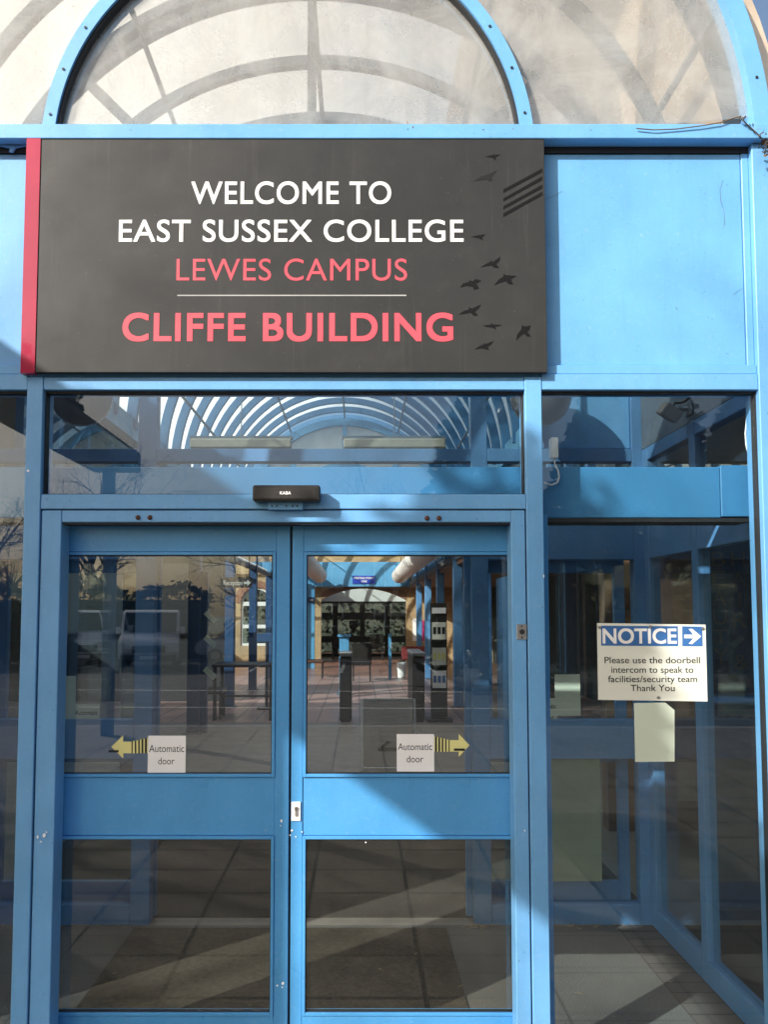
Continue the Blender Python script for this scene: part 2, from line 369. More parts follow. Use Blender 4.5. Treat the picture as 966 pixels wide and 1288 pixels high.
def text(body, m, parent, name, box, y, weight=0.0, kern=1.0):
    """lettering as flat solid glyphs fitted into box=(x0,x1,z0,z1): width of the line, baseline to cap height, facing -y"""
    c = bpy.data.curves.new('lettering', 'FONT'); c.body = body; c.size = 1.0; c.space_character = kern; c.resolution_u = 6
    o = bpy.data.objects.new('lettering', c); COL.objects.link(o)
    dg = bpy.context.evaluated_depsgraph_get(); dg.update()
    base = bpy.data.meshes.new_from_object(o.evaluated_get(dg)); bpy.data.objects.remove(o)
    shifts = [(0, 0)] if not weight else [(0, 0)] + [(weight * i, weight * j) for i in (-1, 0, 1) for j in (-1, 0, 1) if i or j]
    c = bpy.data.curves.new('cap', 'FONT'); c.body = 'E'; c.size = 1.0
    o = bpy.data.objects.new('cap', c); COL.objects.link(o); dg = bpy.context.evaluated_depsgraph_get(); dg.update()
    cm = bpy.data.meshes.new_from_object(o.evaluated_get(dg)); bpy.data.objects.remove(o)
    cap = max(v.co.y for v in cm.vertices); bpy.data.meshes.remove(cm)
    xs = [v.co.x for v in base.vertices]; a, b = min(xs) - weight, max(xs) + weight
    x0, x1, z0, z1 = box
    sx = (x1 - x0) / (b - a); sz = (z1 - z0) / (cap + 2 * weight)
    bm = bmesh.new()
    for k, (sh, sv) in enumerate(shifts):
        t = bmesh.new(); t.from_mesh(base)
        for v in t.verts:
            v.co = Vector((x0 + (v.co.x + sh - a) * sx, y - 0.00006 * k, z0 + (v.co.y + sv + weight) * sz))
        tm = bpy.data.meshes.new('tmp'); t.to_mesh(tm); t.free(); bm.from_mesh(tm); bpy.data.meshes.remove(tm)
    mb = MB(); mb.bm.free(); mb.bm = bm
    return mb.build(name, m, parent)
def pbox(px0, px1, py0, py1, Y):
    """pixel box -> (x0,x1,z0,z1) on the plane y=Y; py0 is the upper edge"""
    my = (py0 + py1) / 2; mx = (px0 + px1) / 2
    return at(px0, my, Y)[0], at(px1, my, Y)[0], at(mx, py1, Y)[1], at(mx, py0, Y)[1]

# ------------------------------------------------------------------ ground, paving, car park
def structure(name, o): o.name = name; o['kind'] = 'structure'; return o
structure('ground', MB().quad((-400, -400, -0.16), (400, -400, -0.16), (400, 400, -0.16), (-400, 400, -0.16)).build('ground', M['soil']))
structure('paving', MB().box(-14, 12, -9.0, -0.06, -0.15, 0.0).build('paving', M['slabs']))
structure('car_park', MB().quad((-40, -30, -0.125), (30, -30, -0.125), (30, -9.2, -0.125), (-40, -9.2, -0.125)).build('car_park', M['asphalt']))
structure('kerb', MB().box(-40, 30, -9.2, -9.0, -0.15, 0.004, bev=0.02).build('kerb', M['kerb']))
mk = MB()
for i in range(9):
    x = -18 + i * 2.9; mk.quad((x, -26.5, -0.121), (x + 0.1, -26.5, -0.121), (x + 0.1, -21.7, -0.121), (x, -21.7, -0.121))
mk.quad((-22, -17.2, -0.121), (12, -15.2, -0.121), (12, -15.05, -0.121), (-22, -17.05, -0.121))
mk.quad((-22, -13.2, -0.121), (12, -12.2, -0.121), (12, -12.08, -0.121), (-22, -13.08, -0.121))
structure('road_markings', mk.build('road_markings', M['line']))

# ------------------------------------------------------------------ floors of the building
def sheet(name, x0, x1, y0, y1, z, m): return structure(name, MB().box(x0, x1, y0, y1, z - 0.1, z).build(name, m))
sheet('threshold', -14, 12, -0.06, 0.10, 0.002, M['concrete'])
sheet('lobby_floor', -2.15, 1.40, 0.10, 1.49, 0.0, M['inslabs'])
o = MB().box(-1.22, .47, .16, 1.44, -.05, .007, bev=.002).build('entrance_mat', M['coir']); tag(own_base(o), 'brown ribbed entrance mat on the lobby floor between the two pairs of doors', 'mat')
sheet('brick_edging', 1.40, 1.62, 0.10, 1.49, 0.001, M['border'])
sheet('hall_floor', -9, 6, 1.49, 9.75, 0.0, M['matl'])
o = MB().box(-2.2, 1.66, 1.60, 4.4, -.05, .008, bev=.003).build('entrance_mat', M['mat']); tag(own_base(o), 'dark entrance mat on the floor just inside the inner doors', 'mat')
sheet('tiled_floor', -9, 6, 9.75, 19.0, 0.001, M['quarry'])
sheet('red_tiled_floor', -9, 6, 19.0, 33, 0.0, M['red_tile'])
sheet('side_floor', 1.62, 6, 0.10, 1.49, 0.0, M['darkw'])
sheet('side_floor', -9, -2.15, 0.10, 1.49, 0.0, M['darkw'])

# ------------------------------------------------------------------ entrance facade
AX, AZ = -0.28, 3.50            # arch centre
FAC = thing('entrance_facade', 'blue painted metal entrance front with tall panes and half round windows over the doors', 'entrance front', (0, 0, 0))
def post(name, x0, x1, y0, y1, z0, z1, m='blue', par=FAC): return MB().box(x0, x1, y0, y1, z0, z1, bev=0.0025).build(name, M[m], par)
post('post', -1.269, -1.208, -0.012, 0.10, 0, 2.60)
post('post', 0.632, 0.696, -0.012, 0.10, 0, 2.60)
post('post', 1.526, 1.615, -0.014, 0.10, 0, 3.52)
post('post', -2.16, -2.09, -0.012, 0.10, 0, 3.52)
post('jamb', -1.203, -1.128, -0.006, 0.085, 0, 2.088)
post('jamb', 0.574, 0.627, -0.006, 0.085, 0, 2.088)
post('door_head', -1.1275, 0.5735, -0.004, 0.078, 2.043, 2.088)
MB().box(-1.127, 0.573, 0.005, 0.075, 2.036, 2.0425).build('head_seal', M['gasket'], FAC)
post('rail', -1.2075, 0.6315, -0.008, 0.10, 2.093, 2.149)
post('rail', -1.2075, 0.6315, -0.008, 0.10, 2.551, 2.60)
post('rail', 0.6965, 1.5255, -0.008, 0.10, 2.551, 2.612)
post('rail', -2.0895, -1.2695, -0.008, 0.10, 2.551, 2.612)
post('rail', 0.6965, 1.5255, -0.008, 0.10, 0.0, 0.10)
post('rail', -2.0895, -1.2695, -0.008, 0.10, 0.0, 0.10)
# dark gaps between post and jamb
for x in (-1.2079, 0.6271):
    MB().box(x + 0.0004, x + 0.0045, 0.004, 0.08, 0.0, 2.09).build('gasket', M['gasket'], FAC)
MB().box(-1.207, 0.631, 0.004, 0.08, 2.0885, 2.0925).build('gasket', M['gasket'], FAC)
for x0, x1, z0, z1 in ((-1.208, 0.632, 2.149, 2.551), (0.696, 1.526, 0.10, 2.551), (-2.09, -1.269, 0.10, 2.551)):
    g = MB(); t = 0.005
    g.box(x0 + 0.0005, x0 + t, 0.014, 0.05, z0, z1); g.box(x1 - t, x1 - 0.0005, 0.014, 0.05, z0, z1)
    g.box(x0 + t, x1 - t, 0.014, 0.05, z0 + 0.0005, z0 + t); g.box(x0 + t, x1 - t, 0.014, 0.05, z1 - t * 1.6, z1 - 0.0005)
    g.build('gasket', M['gasket'], FAC)
    MB().box(x0 + t, x1 - t, 0.028, 0.034, z0 + t, z1 - t * 1.6).build('glass_pane', M['glass'], FAC)
# spandrel: folded metal panels
def panel(x0, x1, z0, z1, y=0.018):
    mb = MB(); mb.box(x0, x1, y, y + 0.03, z0, z1, bev=0.004)
    return mb.build('spandrel_panel', M['bluep'], FAC)
panel(0.700, 1.4965, 2.652, 3.498); panel(-2.088, -1.272, 2.652, 3.498); panel(-1.27, 0.698, 2.652, 3.498, 0.020)
post('panel_sill', 0.6965, 1.5255, 0.000, 0.05, 2.614, 2.650, 'bluep'); post('panel_sill', -2.0895, -1.2695, 0.000, 0.05, 2.614, 2.650, 'bluep')
post('panel_sill', -1.2685, 0.6955, 0.004, 0.05, 2.602, 2.650, 'bluep')
post('panel_edge', 1.4975, 1.5255, 0.014, 0.05, 2.652, 3.498, 'blue')
MB().box(-2.09, 1.5255, 0.012, 0.048, 3.499, 3.523).build('shadow_gap', M['gasket'], FAC)
post('spring_beam', -2.4, 2.0, -0.045, 0.10, 3.524, 3.582)
# scratches in the paint of the right panel
for pl in ([(912, 224), (908, 236), (909, 250), (913, 262), (914, 276), (913, 284)], [(686, 249), (700, 243), (709, 238)], [(925, 369), (931, 364), (937, 361)], [(852, 384), (854, 388)], [(915, 442), (921, 445)], [(941, 196), (952, 199)]):
    mb = MB(); pp = [at(*p) for p in pl]
    mb.tube([(p[0], 0.0175, p[1]) for p in pp], [.0005 + .0007 * rng.random() for _ in pp], 4); mb.build('scratch', M['slate'], FAC)
# arches
def arch(r0, r1, name, y0=-0.012, y1=0.09):
    a = math.asin((3.583 - AZ) / r1); return MB().ring(AX, AZ, r0, r1, y0, y1, a, PI - a, 96).build(name, M['blue'], FAC)
inner_arch = arch(0.912, 0.962, 'arch_frame'); outer_arch = arch(1.825, 1.892, 'arch_frame')
for rr, arc in ((0.937, inner_arch), (1.858, outer_arch)):
    for k in range(15):
        a = math.radians(9 + k * 11.6)
        c = Vector((AX + rr * math.cos(a), -0.0125, AZ + rr * math.sin(a)))
        if 3.6 < c.z < 4.4: MB().tube([c, c - Vector((0, 0.003, 0))], 0.0055, 8).build('bolt', M['gasket'], arc)
MB().ring(AX, AZ, 0.902, 0.9115, 0.0, 0.05, math.asin(0.083 / 0.91), PI - math.asin(0.083 / 0.91), 96).build('gasket', M['gasket'], FAC)
def half_disc(r0, r1, y, th, n=72):
    a0 = math.asin(0.083 / r1)
    mb = MB()
    if r0 > 0: return mb.ring(AX, AZ, r0, r1, y, y + th, math.asin(0.083 / r0) if r0 > .083 else a0, PI - math.asin(0.083 / r0), n)
    pts = [(AX + r1 * math.cos(a0 + (PI - 2 * a0) * i / n), AZ + r1 * math.sin(a0 + (PI - 2 * a0) * i / n)) for i in range(n + 1)]
    return mb.prism(pts, y, y + th)
half_disc(0, 0.910, 0.030, 0.006).build('arch_pane', M['front'], FAC)
half_disc(0.965, 1.824, 0.030, 0.006).build('arch_pane', M['front'], FAC)
# rusty screws in the door head
for px in (174, 189, 537, 552):
    x, z = at(px, 651 if px < 300 else 652)
    b = MB(); b.ball((x, -0.006, z), 0.0095, 1, 0.7, 1, 12); b.build('screw', M['rust'], FAC, True)
# paint chips
for px, py, sx, sy in ((57, 1049, 5, 7), (49, 1051, 3, 5), (53, 1057, 3, 2), (37, 593, 4, 4), (60, 1045, 2, 3), (659, 1043, 2, 3), (683, 725, 2, 5)):
    x, z = at(px, py); k = 1 / 333.0
    ch = MB(); ch.prism([(x + sx * k * .5 * math.cos(a) * rng.uniform(.6, 1), z + sy * k * .5 * math.sin(a) * rng.uniform(.6, 1)) for a in [i * PI / 4 for i in range(8)]], -0.0128, -0.0120); ch.build('paint_chip', M['paper'], FAC)

# ------------------------------------------------------------------ the two sliding door leaves
def leaf(label, x0, x1, left):
    D = thing('sliding_door', label, 'door', ((x0 + x1) / 2, 0.09, 0.012))
    y0, y1 = 0.088, 0.132
    st = 0.054 if left else 0.044
    zb, zl, zm0, zm1, zt0, zt1 = 0.012, 0.205, 0.842, 1.087, 1.925, 2.085
    a, b = x0 + st, x1 - st
    MB().box(x0, a, y0, y1, zb, zt1, bev=0.002).build('stile', M['door'], D)
    MB().box(b, x1, y0, y1, zb, zt1, bev=0.002).build('stile', M['door'], D)
    MB().box(a, b, y0 + .001, y1, zb, zl - .013, bev=0.002).build('bottom_rail', M['door'], D)
    MB().box(a, b, y0 + .004, y1, zm0 + .013, zm1 - .013, bev=0.002).build('kick_panel', M['door'], D)
    MB().box(a, b, y0 + .001, y1, zt0 + .013, zt1, bev=0.002).build('top_rail', M['door'], D)
    for z0, z1, gm in ((zl, zm0, 'lowglass'), (zm1, zt0, 'doorglass')):
        f = MB(); bw = 0.0125
        f.box(a + .0006, a + bw, y0 - .004, y1 - .01, z0 - bw, z1 + bw, bev=.0015); f.box(b - bw, b - .0006, y0 - .004, y1 - .01, z0 - bw, z1 + bw, bev=.0015)
        f.box(a + bw, b - bw, y0 - .0045, y1 - .01, z0 - bw + .0005, z0, bev=.0015); f.box(a + bw, b - bw, y0 - .0045, y1 - .01, z1, z1 + bw - .0005, bev=.0015)
        f.build('glazing_bead', M['door'], D)
        q = MB(); q.box(a + bw, a + bw + .003, y0 + .004, y0 + .02, z0, z1); q.box(b - bw - .003, b - bw, y0 + .004, y0 + .02, z0, z1)
        q.box(a + bw + .003, b - bw - .003, y0 + .004, y0 + .02, z0, z0 + .003); q.box(a + bw + .003, b - bw - .003, y0 + .004, y0 + .02, z1 - .004, z1)
        q.build('gasket', M['gasket'], D)
        MB().box(a + bw + .003, b - bw - .003, y0 + .009, y0 + .015, z0 + .003, z1 - .004).build('glass_pane', M[gm], D)
    e = x1 if left else x0
    MB().box(e + (0.0004 if left else -0.0040), e + (0.0040 if left else -0.0004), y0 + .012, y1 - .004, zb, zt1).build('edge_seal', M['gasket'], D)
    if not left:
        xa, xb, za, zb2 = pbox(366.5, 378, 1008, 1032, 0.085)
        lp = MB().box(xa, xb, 0.083, 0.0878, za, zb2, bev=.001).build('lock_plate', M['white'], D)
        xm = (xa + xb) / 2 + .002; zm = (za + zb2) / 2
        k = MB(); k.tube([(xm, 0.0835, zm + .010), (xm, 0.0800, zm + .010)], 0.0082, 14); k.box(xm - .005, xm + .005, 0.0802, 0.0835, zm - .018, zm + .006); k.build('key_cylinder', M['steel'], lp)
        MB().box(xm - .0015, xm + .0015, 0.0792, 0.0799, zm + .003, zm + .016).build('keyhole', M['gasket'], lp)
    for px, py, s in ([(354, 1032, 4), (353, 1038, 2), (356, 1236, 4), (349, 1239, 3), (355, 1241, 2)] if left else [(367, 1044, 3), (372, 1052, 2), (380, 1046, 2), (365, 1050, 2), (460, 1059, 2)]):
        x, z = at(px, py, .0875)
        chp = MB(); chp.prism([(x + s / 640 * math.cos(t) * rng.uniform(.6, 1.1), z + s / 640 * math.sin(t) * rng.uniform(.6, 1.1)) for t in [i * PI / 4 for i in range(8)]], 0.0870, 0.0879); chp.build('paint_chip', M['paper'], D)
    return D
leaf('blue framed sliding door leaf without a lock plate, left of the joint between the two front doors', -1.262, -0.2695, True)
leaf('blue framed sliding door leaf with a small white lock plate on its stile', -0.2605, 0.735, False)

# ------------------------------------------------------------------ welcome sign
SG = thing('welcome_sign', 'large charcoal welcome sign with white and coral lettering, black birds and a red edge', 'sign', (-0.28, -0.03, 2.607))
sx0, sx1, sz0, sz1 = -1.283, 0.713, 2.609, 3.523
xr = at(53, 330)[0]
YS = -0.040
MB().box(xr, sx1, YS, -0.0125, sz0, sz1, bev=.0015).build('board', M['board'], SG)
rs = MB(); rs.prism([(sx0, sz0 - .004), (xr - .0006, sz0 - .002), (xr - .0006, sz1 + .004), (sx0, sz1 + .004)], YS - .0035, -0.0125); rs.build('edge_strip', M['red'], SG)
YT = YS - 0.0008
def sline(body, m, px0, px1, py0, py1, wt, name='lettering', kern=1.0): text(body, M[m], SG, name, pbox(px0, px1, py0, py1, YT), YT, wt, kern)
sline('WELCOME TO', 'white', 240.5, 492, 229, 257, 0.010, kern=1.06)
sline('EAST SUSSEX COLLEGE', 'white', 149.5, 583, 277, 304.5, 0.010, kern=1.06)
sline('LEWES CAMPUS', 'coral', 222, 512, 326, 353, 0.0, kern=1.06)
sline('CLIFFE BUILDING', 'coral', 154, 570, 394, 429.5, 0.021, kern=1.09)
a = pbox(223, 511, 371.2, 372.7, YT); MB().box(a[0], a[1], YT - .0004, YT, a[2], a[3]).build('rule_line', M['rule'], SG)
BIRDS = [
 [(197,108),(235,98),(272,98),(250,108),(245,112),(252,128),(238,118),(228,112)],
 [(140,228),(175,205),(200,198),(255,175),(225,208),(232,222),(215,230),(205,218),(175,222)],
 [(127,500),(155,494),(198,488),(180,503),(185,518),(165,508)],
 [(172,650),(205,630),(222,622),(225,612),(232,625),(270,597),(268,615),(250,635),(265,652),(240,652),(225,640)],
 [(240,738),(262,710),(285,695),(285,682),(298,688),(350,692),(322,708),(333,733),(310,732),(298,718),(270,725)],
 [(73,748),(88,728),(115,722),(118,713),(135,718),(150,707),(178,716),(152,728),(165,752),(142,760),(135,745),(105,740)],
 [(66,880),(95,862),(118,855),(112,843),(130,852),(175,832),(165,850),(145,868),(162,885),(140,888),(125,872),(95,878)],
 [(185,935),(225,930),(228,922),(235,930),(280,932),(245,942),(250,957),(232,945),(205,942)],
 [(348,1008),(352,980),(372,955),(378,932),(390,940),(420,935),(412,958),(402,965),(420,988),(400,988),(388,975),(370,985)],
 [(145,1052),(172,1033),(188,1028),(190,1020),(198,1026),(238,1010),(222,1030),(208,1040),(215,1055),(200,1052),(180,1046)]]
for i, pl in enumerate(BIRDS):
    mb = MB(); mb.prism([at(560 + p[0] / 3.9, 170 + p[1] / 3.9, YT) for p in pl], YT - .0004, YT)
    mb.build('bird_mark', M['grey' if i == 1 else 'black'], SG)
mb = MB()
for pl in ([(285,268),(285,285),(476,183),(476,165)], [(285,312),(285,327),(476,222),(476,204)], [(285,350),(285,366),(476,262),(476,245)], [(285,385),(285,403),(476,297),(476,280)]):
    mb.prism([at(560 + p[0] / 3.9, 170 + p[1] / 3.9, YT) for p in pl], YT - .0004, YT)
mb.build('diagonal_stripes', M['black'], SG)

# ------------------------------------------------------------------ things fixed to the front
SE = thing('motion_sensor', 'black door sensor box above the sliding doors', 'sensor', (*([at(360, 620)[0], -0.03]), 2.12))
a = pbox(317.5, 402.5, 610, 630, -0.075)
MB().box(a[0], a[1], -0.075, -0.0085, a[2], a[3], bev=.006).build('housing', M['plastic'], SE)
MB().box(a[0] + .012, a[1] - .012, -0.0775, -0.0752, a[2] + .008, a[3] - .010, bev=.001).build('lens_cover', M['plastic'], SE)
text('KABA', M['white'], SE, 'lettering', pbox(352, 366, 618, 622, -.0785), -0.0785, 0.02)
b = pbox(337, 381, 631.5, 641, -0.03)
br = MB().box(b[0], b[1], -0.035, -0.0085, b[2], b[3], bev=.001).build('bracket', M['blue'], SE)
for px in (342, 348, 360, 368, 374):
    x, z = at(px, 636.5, -0.036); MB().tube([(x, -0.0352, z), (x, -0.037, z)], 0.0035, 8).build('bracket_hole', M['gasket'], br)

KS = thing('key_switch', 'small steel key switch plate on the right door jamb', 'key switch', (0.6, -0.007, 1.62))
a = pbox(650, 662.5, 785, 804, -0.007)
pl = MB().box(a[0], a[1], -0.0105, -0.0063, a[2], a[3], bev=.001).build('plate', M['steel'], KS)
xm, zm = (a[0] + a[1]) / 2, (a[2] + a[3]) / 2
MB().tube([(xm, -0.0105, zm), (xm, -0.016, zm)], 0.0095, 18).build('key_barrel', M['darkm'], KS)
for dz in (-.021, .021): MB().ball((xm, -.0105, zm + dz), .0032, 1, .5, 1, 10).build('screw', M['gasket'], KS)

def auto_sign(label, px0, px1, py0, py1, t1, t2):
    o = thing('door_notice', label, 'notice', (at((px0 + px1) / 2, py1, .0966)[0], .0966, at(300, py1, .0966)[1]))
    a = pbox(px0, px1, py0, py1, .0962)
    MB().box(a[0], a[1], .0955, .0968, a[2], a[3]).build('sheet', M['paper'], o)
    text('Automatic', M['ink'], o, 'lettering', pbox(*t1, .0951), .0952, 0.0)
    text('door', M['ink'], o, 'lettering', pbox(*t2, .0951), .0952, 0.0)
auto_sign('white Automatic door paper beside the yellow arrow that points left', 186, 233.5, 925, 973, (187.5, 231.5, 936.5, 945.5), (199, 219.5, 952.5, 961))
auto_sign('white Automatic door paper beside the yellow arrow that points right', 499, 546, 923, 970, (500.5, 543.5, 934.5, 943), (511.5, 532.5, 950, 958.5))
def arrow(label, tip, head, shaft, end, yc, sgn):
    Y = .0966
    o = thing('arrow_sticker', label, 'sticker', (at((tip + end) / 2, yc, Y)[0], Y, at(300, yc + 14, Y)[1]))
    P = lambda x, y: at(x, y, Y)
    MB().prism([P(tip, yc), P(head, yc - 14.5), P(head, yc - 6.5), P(shaft, yc - 6.5), P(shaft, yc + 8), P(head, yc + 8), P(head, yc + 14.5)], Y - .0008, Y).build('arrow_head', M['yellow'], o)
    MB().box(*sorted((P(head, 0)[0], P(shaft - sgn * 2, 0)[0])), Y - .0012, Y - .0009, P(0, yc + 7)[1], P(0, yc + 4)[1]).build('print_mark', M['ink'], o)
    fl = MB(); fl.prism([P(shaft, yc - 6.5), P(end, yc - 11.5), P(end, yc + 8), P(shaft, yc + 8)], Y - .0008, Y); fl.build('arrow_tail', M['yellow'], o)
    st = MB(); n = 5
    for k in range(n):
        f0 = (k + .12) / n; wd = (0.32 + 0.07 * k) / n
        xa, xb = shaft + (end - shaft) * f0, shaft + (end - shaft) * (f0 + wd)
        ta, tb = yc - 6.5 - 5 * f0, yc - 6.5 - 5 * (f0 + wd)
        st.prism([P(xa, ta), P(xb, tb), P(xb, yc + 8), P(xa, yc + 8)], Y - .0014, Y - .0009)
    st.build('tail_stripes', M['ink'], o)
arrow('pale yellow arrow sticker with black stripes pointing left', 140, 155, 165, 186, 939, -1)
arrow('pale yellow arrow sticker with black stripes pointing right', 590.5, 577, 566, 546, 937, 1)

NS = thing('notice_sheet', 'laminated notice with blue heading about the doorbell intercom, stuck on the right window', 'notice', (1.1, .026, 1.37))
Y = .0255
P = lambda x, y, yy=Y: at(x, y, yy)
MB().prism([P(751, 783.5), P(887.5, 785.5), P(890, 882), P(752.5, 880)], Y, Y + .0018).build('sheet', M['cream'], NS)
hd = MB(); hd.prism([P(756, 786.8), P(852.5, 787.5), P(853, 812.6), P(756.2, 811.8)], Y - .0006, Y - .0001); hd.prism([P(858, 787.6), P(883.3, 788), P(883.8, 812.8), P(858.2, 812.6)], Y - .0006, Y - .0001)
hd.build('heading_blocks', M['inkb'], NS)
text('NOTICE', M['white'], NS, 'heading', pbox(757.8, 851, 790.3, 809.3, Y), Y - .0011, 0.022)
ar = MB(); ar.prism([P(860.5, 798), P(872, 798), P(866, 791), P(870.5, 790.6), P(881.8, 800.2), P(870.5, 810), P(866, 809.5), P(872, 802.6), P(860.5, 802.6)], Y - .0012, Y - .0008); ar.build('arrow_mark', M['white'], NS)
for body, x0, x1, y0, y1 in (('Please use the doorbell', 760.3, 880.3, 826, 834), ('intercom to speak to', 768.8, 872, 838, 846), ('facilities/security team', 764.8, 876.8, 849.7, 857.7), ('Thank You', 793, 848.5, 861, 869)):
    text(body, M['ink'], NS, 'lettering', pbox(x0, x1, y0, y1, Y), Y - .0004, 0.004)
for px, py in ((754, 789), (884, 790.5), (828, 877), (818, 788)):
    x, z = P(px, py); MB().tube([(x, Y, z), (x, Y - .003, z)], .006 if py < 789.5 or py > 790 else .004, 12).build('pin', M['steel'], NS)
o = MB().prism([P(797.5, 884), P(837, 883.5), P(848.5, 893), P(848.5, 957.5), P(799, 958)], Y + .0005, Y + .0018).build('paper_sheet', M['pale'])
tag(own_base(o), 'plain pale sheet with a clipped corner under the blue headed notice', 'paper sheet')

# dead leaves, vine and debris along the spring beam
def dead_leaf(px, py, s, label, seed):
    r = random.Random(seed); x, z = at(px, py, -.04); mb = MB()
    for k in range(3):
        ang = r.uniform(0, 6.28); pts = []
        for i in range(7):
            t = i / 6; wd = math.sin(PI * t) * s * .35
            c = Vector((math.cos(ang), r.uniform(-.3, .3), math.sin(ang) * .6)) * (t - .4) * s * 1.6
            n = Vector((-math.sin(ang), .5, math.cos(ang))) * wd
            pts.append((c - n, c + n + Vector((0, .006 * math.sin(9 * t), 0))))
        for i in range(6):
            B = Vector((x, -.040, z))
            mb.quad(B + pts[i][0], B + pts[i + 1][0], B + pts[i + 1][1], B + pts[i][1])
    mb.tube([(x, -.04, z), (x - s * .5, -.045, z + s * .9), (x - s * .6, -.04, z + s * 1.3)], .0013, 5)
    o = mb.build('dead_leaf', M['deadleaf']); tag(own_base(o), label, 'dead leaf')
dead_leaf(517, 164, .028, 'curled orange brown leaf lying on the blue beam above the sign', 3)
dead_leaf(648, 169, .020, 'small dark curled leaf on the beam beside the foot of the arch', 5)
r = random.Random(4)
mb = MB()
pts = [at(p[0], p[1], -.05) for p in [(800, 163), (822, 165), (850, 163.5), (880, 160), (905, 156), (928, 148), (936, 153), (943, 160), (952, 168), (960, 180), (966, 184)]]
mb.tube([(p[0], -.052 + r.uniform(-.004, .004), p[1]) for p in pts], .0022, 6)
VN = thing('dried_vine', 'withered vine tendril trailing over the blue beam by the right post', 'vine', (1.45, -.05, 3.53))
mb.build('stem', M['twig'], VN)
mb = MB()
for k in range(70):
    px, py = r.gauss(962, 5), r.gauss(187, 6)
    if k > 52: px, py = r.uniform(929, 956), 0; py = 150 + (px - 929) * .75 + r.uniform(-2, 3)
    x, z = at(px, py, -.055); d = Vector((r.uniform(-1, 1), r.uniform(-1, 1), r.uniform(-1, 1))).normalized() * r.uniform(.004, .011)
    e = d.orthogonal().normalized() * r.uniform(.003, .006); c = Vector((x, -.056 - r.uniform(0, .03), z))
    mb.quad(c - d - e, c + d - e, c + d + e, c - d + e)
mb.build('withered_leaves', M['twig'], VN)
mb = MB()
for k in range(120):
    px = r.choice([r.uniform(480, 520), r.uniform(590, 625), r.uniform(20, 60), r.uniform(100, 460), r.uniform(690, 900)])
    x, z = at(px, 166, -.04); c = Vector((x, -.04 + r.uniform(-.004, .03), z + .003)); d = Vector((r.uniform(-1, 1), r.uniform(-.5, .5), r.uniform(-.6, .6))) * r.uniform(.003, .012)
    mb.tube([c - d, c + Vector((0, 0, .003)), c + d], r.uniform(.0008, .002), 4)
mb.build('twig_litter', M['twig']); bpy.data.objects['twig_litter']['kind'] = 'stuff'; bpy.data.objects['twig_litter']['label'] = 'dry twigs and cobweb litter along the top of the blue beam'
bpy.data.objects['twig_litter']['category'] = 'twigs'
mb = MB()
x, z = at(36, 183, 0)
mb.prism([(x - .11, z - .004), (x - .01, z - .004), (x - .05, z - .012), (x - .06, z - .03), (x - .075, z - .028), (x - .07, z - .014)], -.004, .004)
mb.build('torn_flashing', M['bluep'], FAC)

# ------------------------------------------------------------------ header casing and lobby fittings
HC = thing('door_operator_casing', 'long blue box casing of the door motor behind the front glass', 'casing', (-0.28, .15, 2.077))
MB().box(-2.05, 1.44, .150, .29, 2.078, 2.282, bev=.003).build('casing_body', M['casing'], HC)
MB().box(1.441, 1.567, .146, .29, 2.082, 2.288, bev=.003).build('end_cap', M['casing'], HC)
MB().box(-2.05, 1.56, .155, .29, 2.062, 2.0775).build('track', M['gasket'], HC)

r = random.Random(12); mb = MB()
for k in range(150):
    x = r.choice([r.uniform(.74, 1.54), r.uniform(-2.0, -1.27), r.gauss(1.15, .12), r.gauss(.66, .05)]); y = 1.487 - abs(r.gauss(0, .022)) - .004
    if r.random() < .25: x, y = r.uniform(-1.6, 1.5), r.uniform(.2, 1.4)
    d = Vector((r.uniform(-1, 1), r.uniform(-.5, .5), 0)).normalized() * r.uniform(.004, .018); e = Vector((-d.y, d.x, 0)).normalized() * r.uniform(.0015, .004); c = Vector((x, y, .004 + r.random() * .008))
    mb.quad(c - d - e, c + d - e, c + d + e, c - d + e)
o = mb.build('floor_litter', M['straw']); o['kind'] = 'stuff'; o['label'] = 'straw and dry leaf crumbs along the foot of the inner screen'; o['category'] = 'litter'
GL = thing('globe_lamp', 'unlit smoked globe lamp behind the pane on the left of the transom', 'globe lamp', (-1.50, 1.25, 2.72), 'smoked globe lamps over the lobby')
MB().ball((-1.50, 1.25, 2.87), .165, n=32).build('globe', M['smoke'], GL, True)
MB().tube([(-1.50, 1.25, 3.03), (-1.50, 1.25, 3.2), (-1.50, 1.47, 3.2)], .014, 8).build('arm', M['slate'], GL)
g2 = copy_tree(GL); g2.location.x = 0.98; g2['label'] = 'unlit smoked globe lamp half hidden behind the right door post'

JB = thing('junction_box', 'small white box with a looped cable inside the right window', 'junction box', (.72, .12, 2.32))
a = pbox(692, 701.5, 551, 577, .115); MB().box(a[0], a[1], .10, .14, a[2], a[3], bev=.004).build('box_body', M['wht'], JB)
pts = [(697, 577), (698, 585), (702, 592), (703.5, 600), (701, 607), (694, 610), (684, 607)]
MB().tube([(at(*p, .12)[0], .12, at(*p, .12)[1]) for p in pts], .0035, 8).build('cable', M['wht'], JB)
pts = [(942, 500), (940, 520), (937.5, 545), (938.5, 560), (942.5, 575)]
o = MB().tube([(at(*p, .10)[0], .10, at(*p, .10)[1]) for p in pts], .0032, 8).build('hanging_cable', M['wht'])
tag(own_base(o), 'short white cable hanging inside the top right corner of the right window', 'cable')

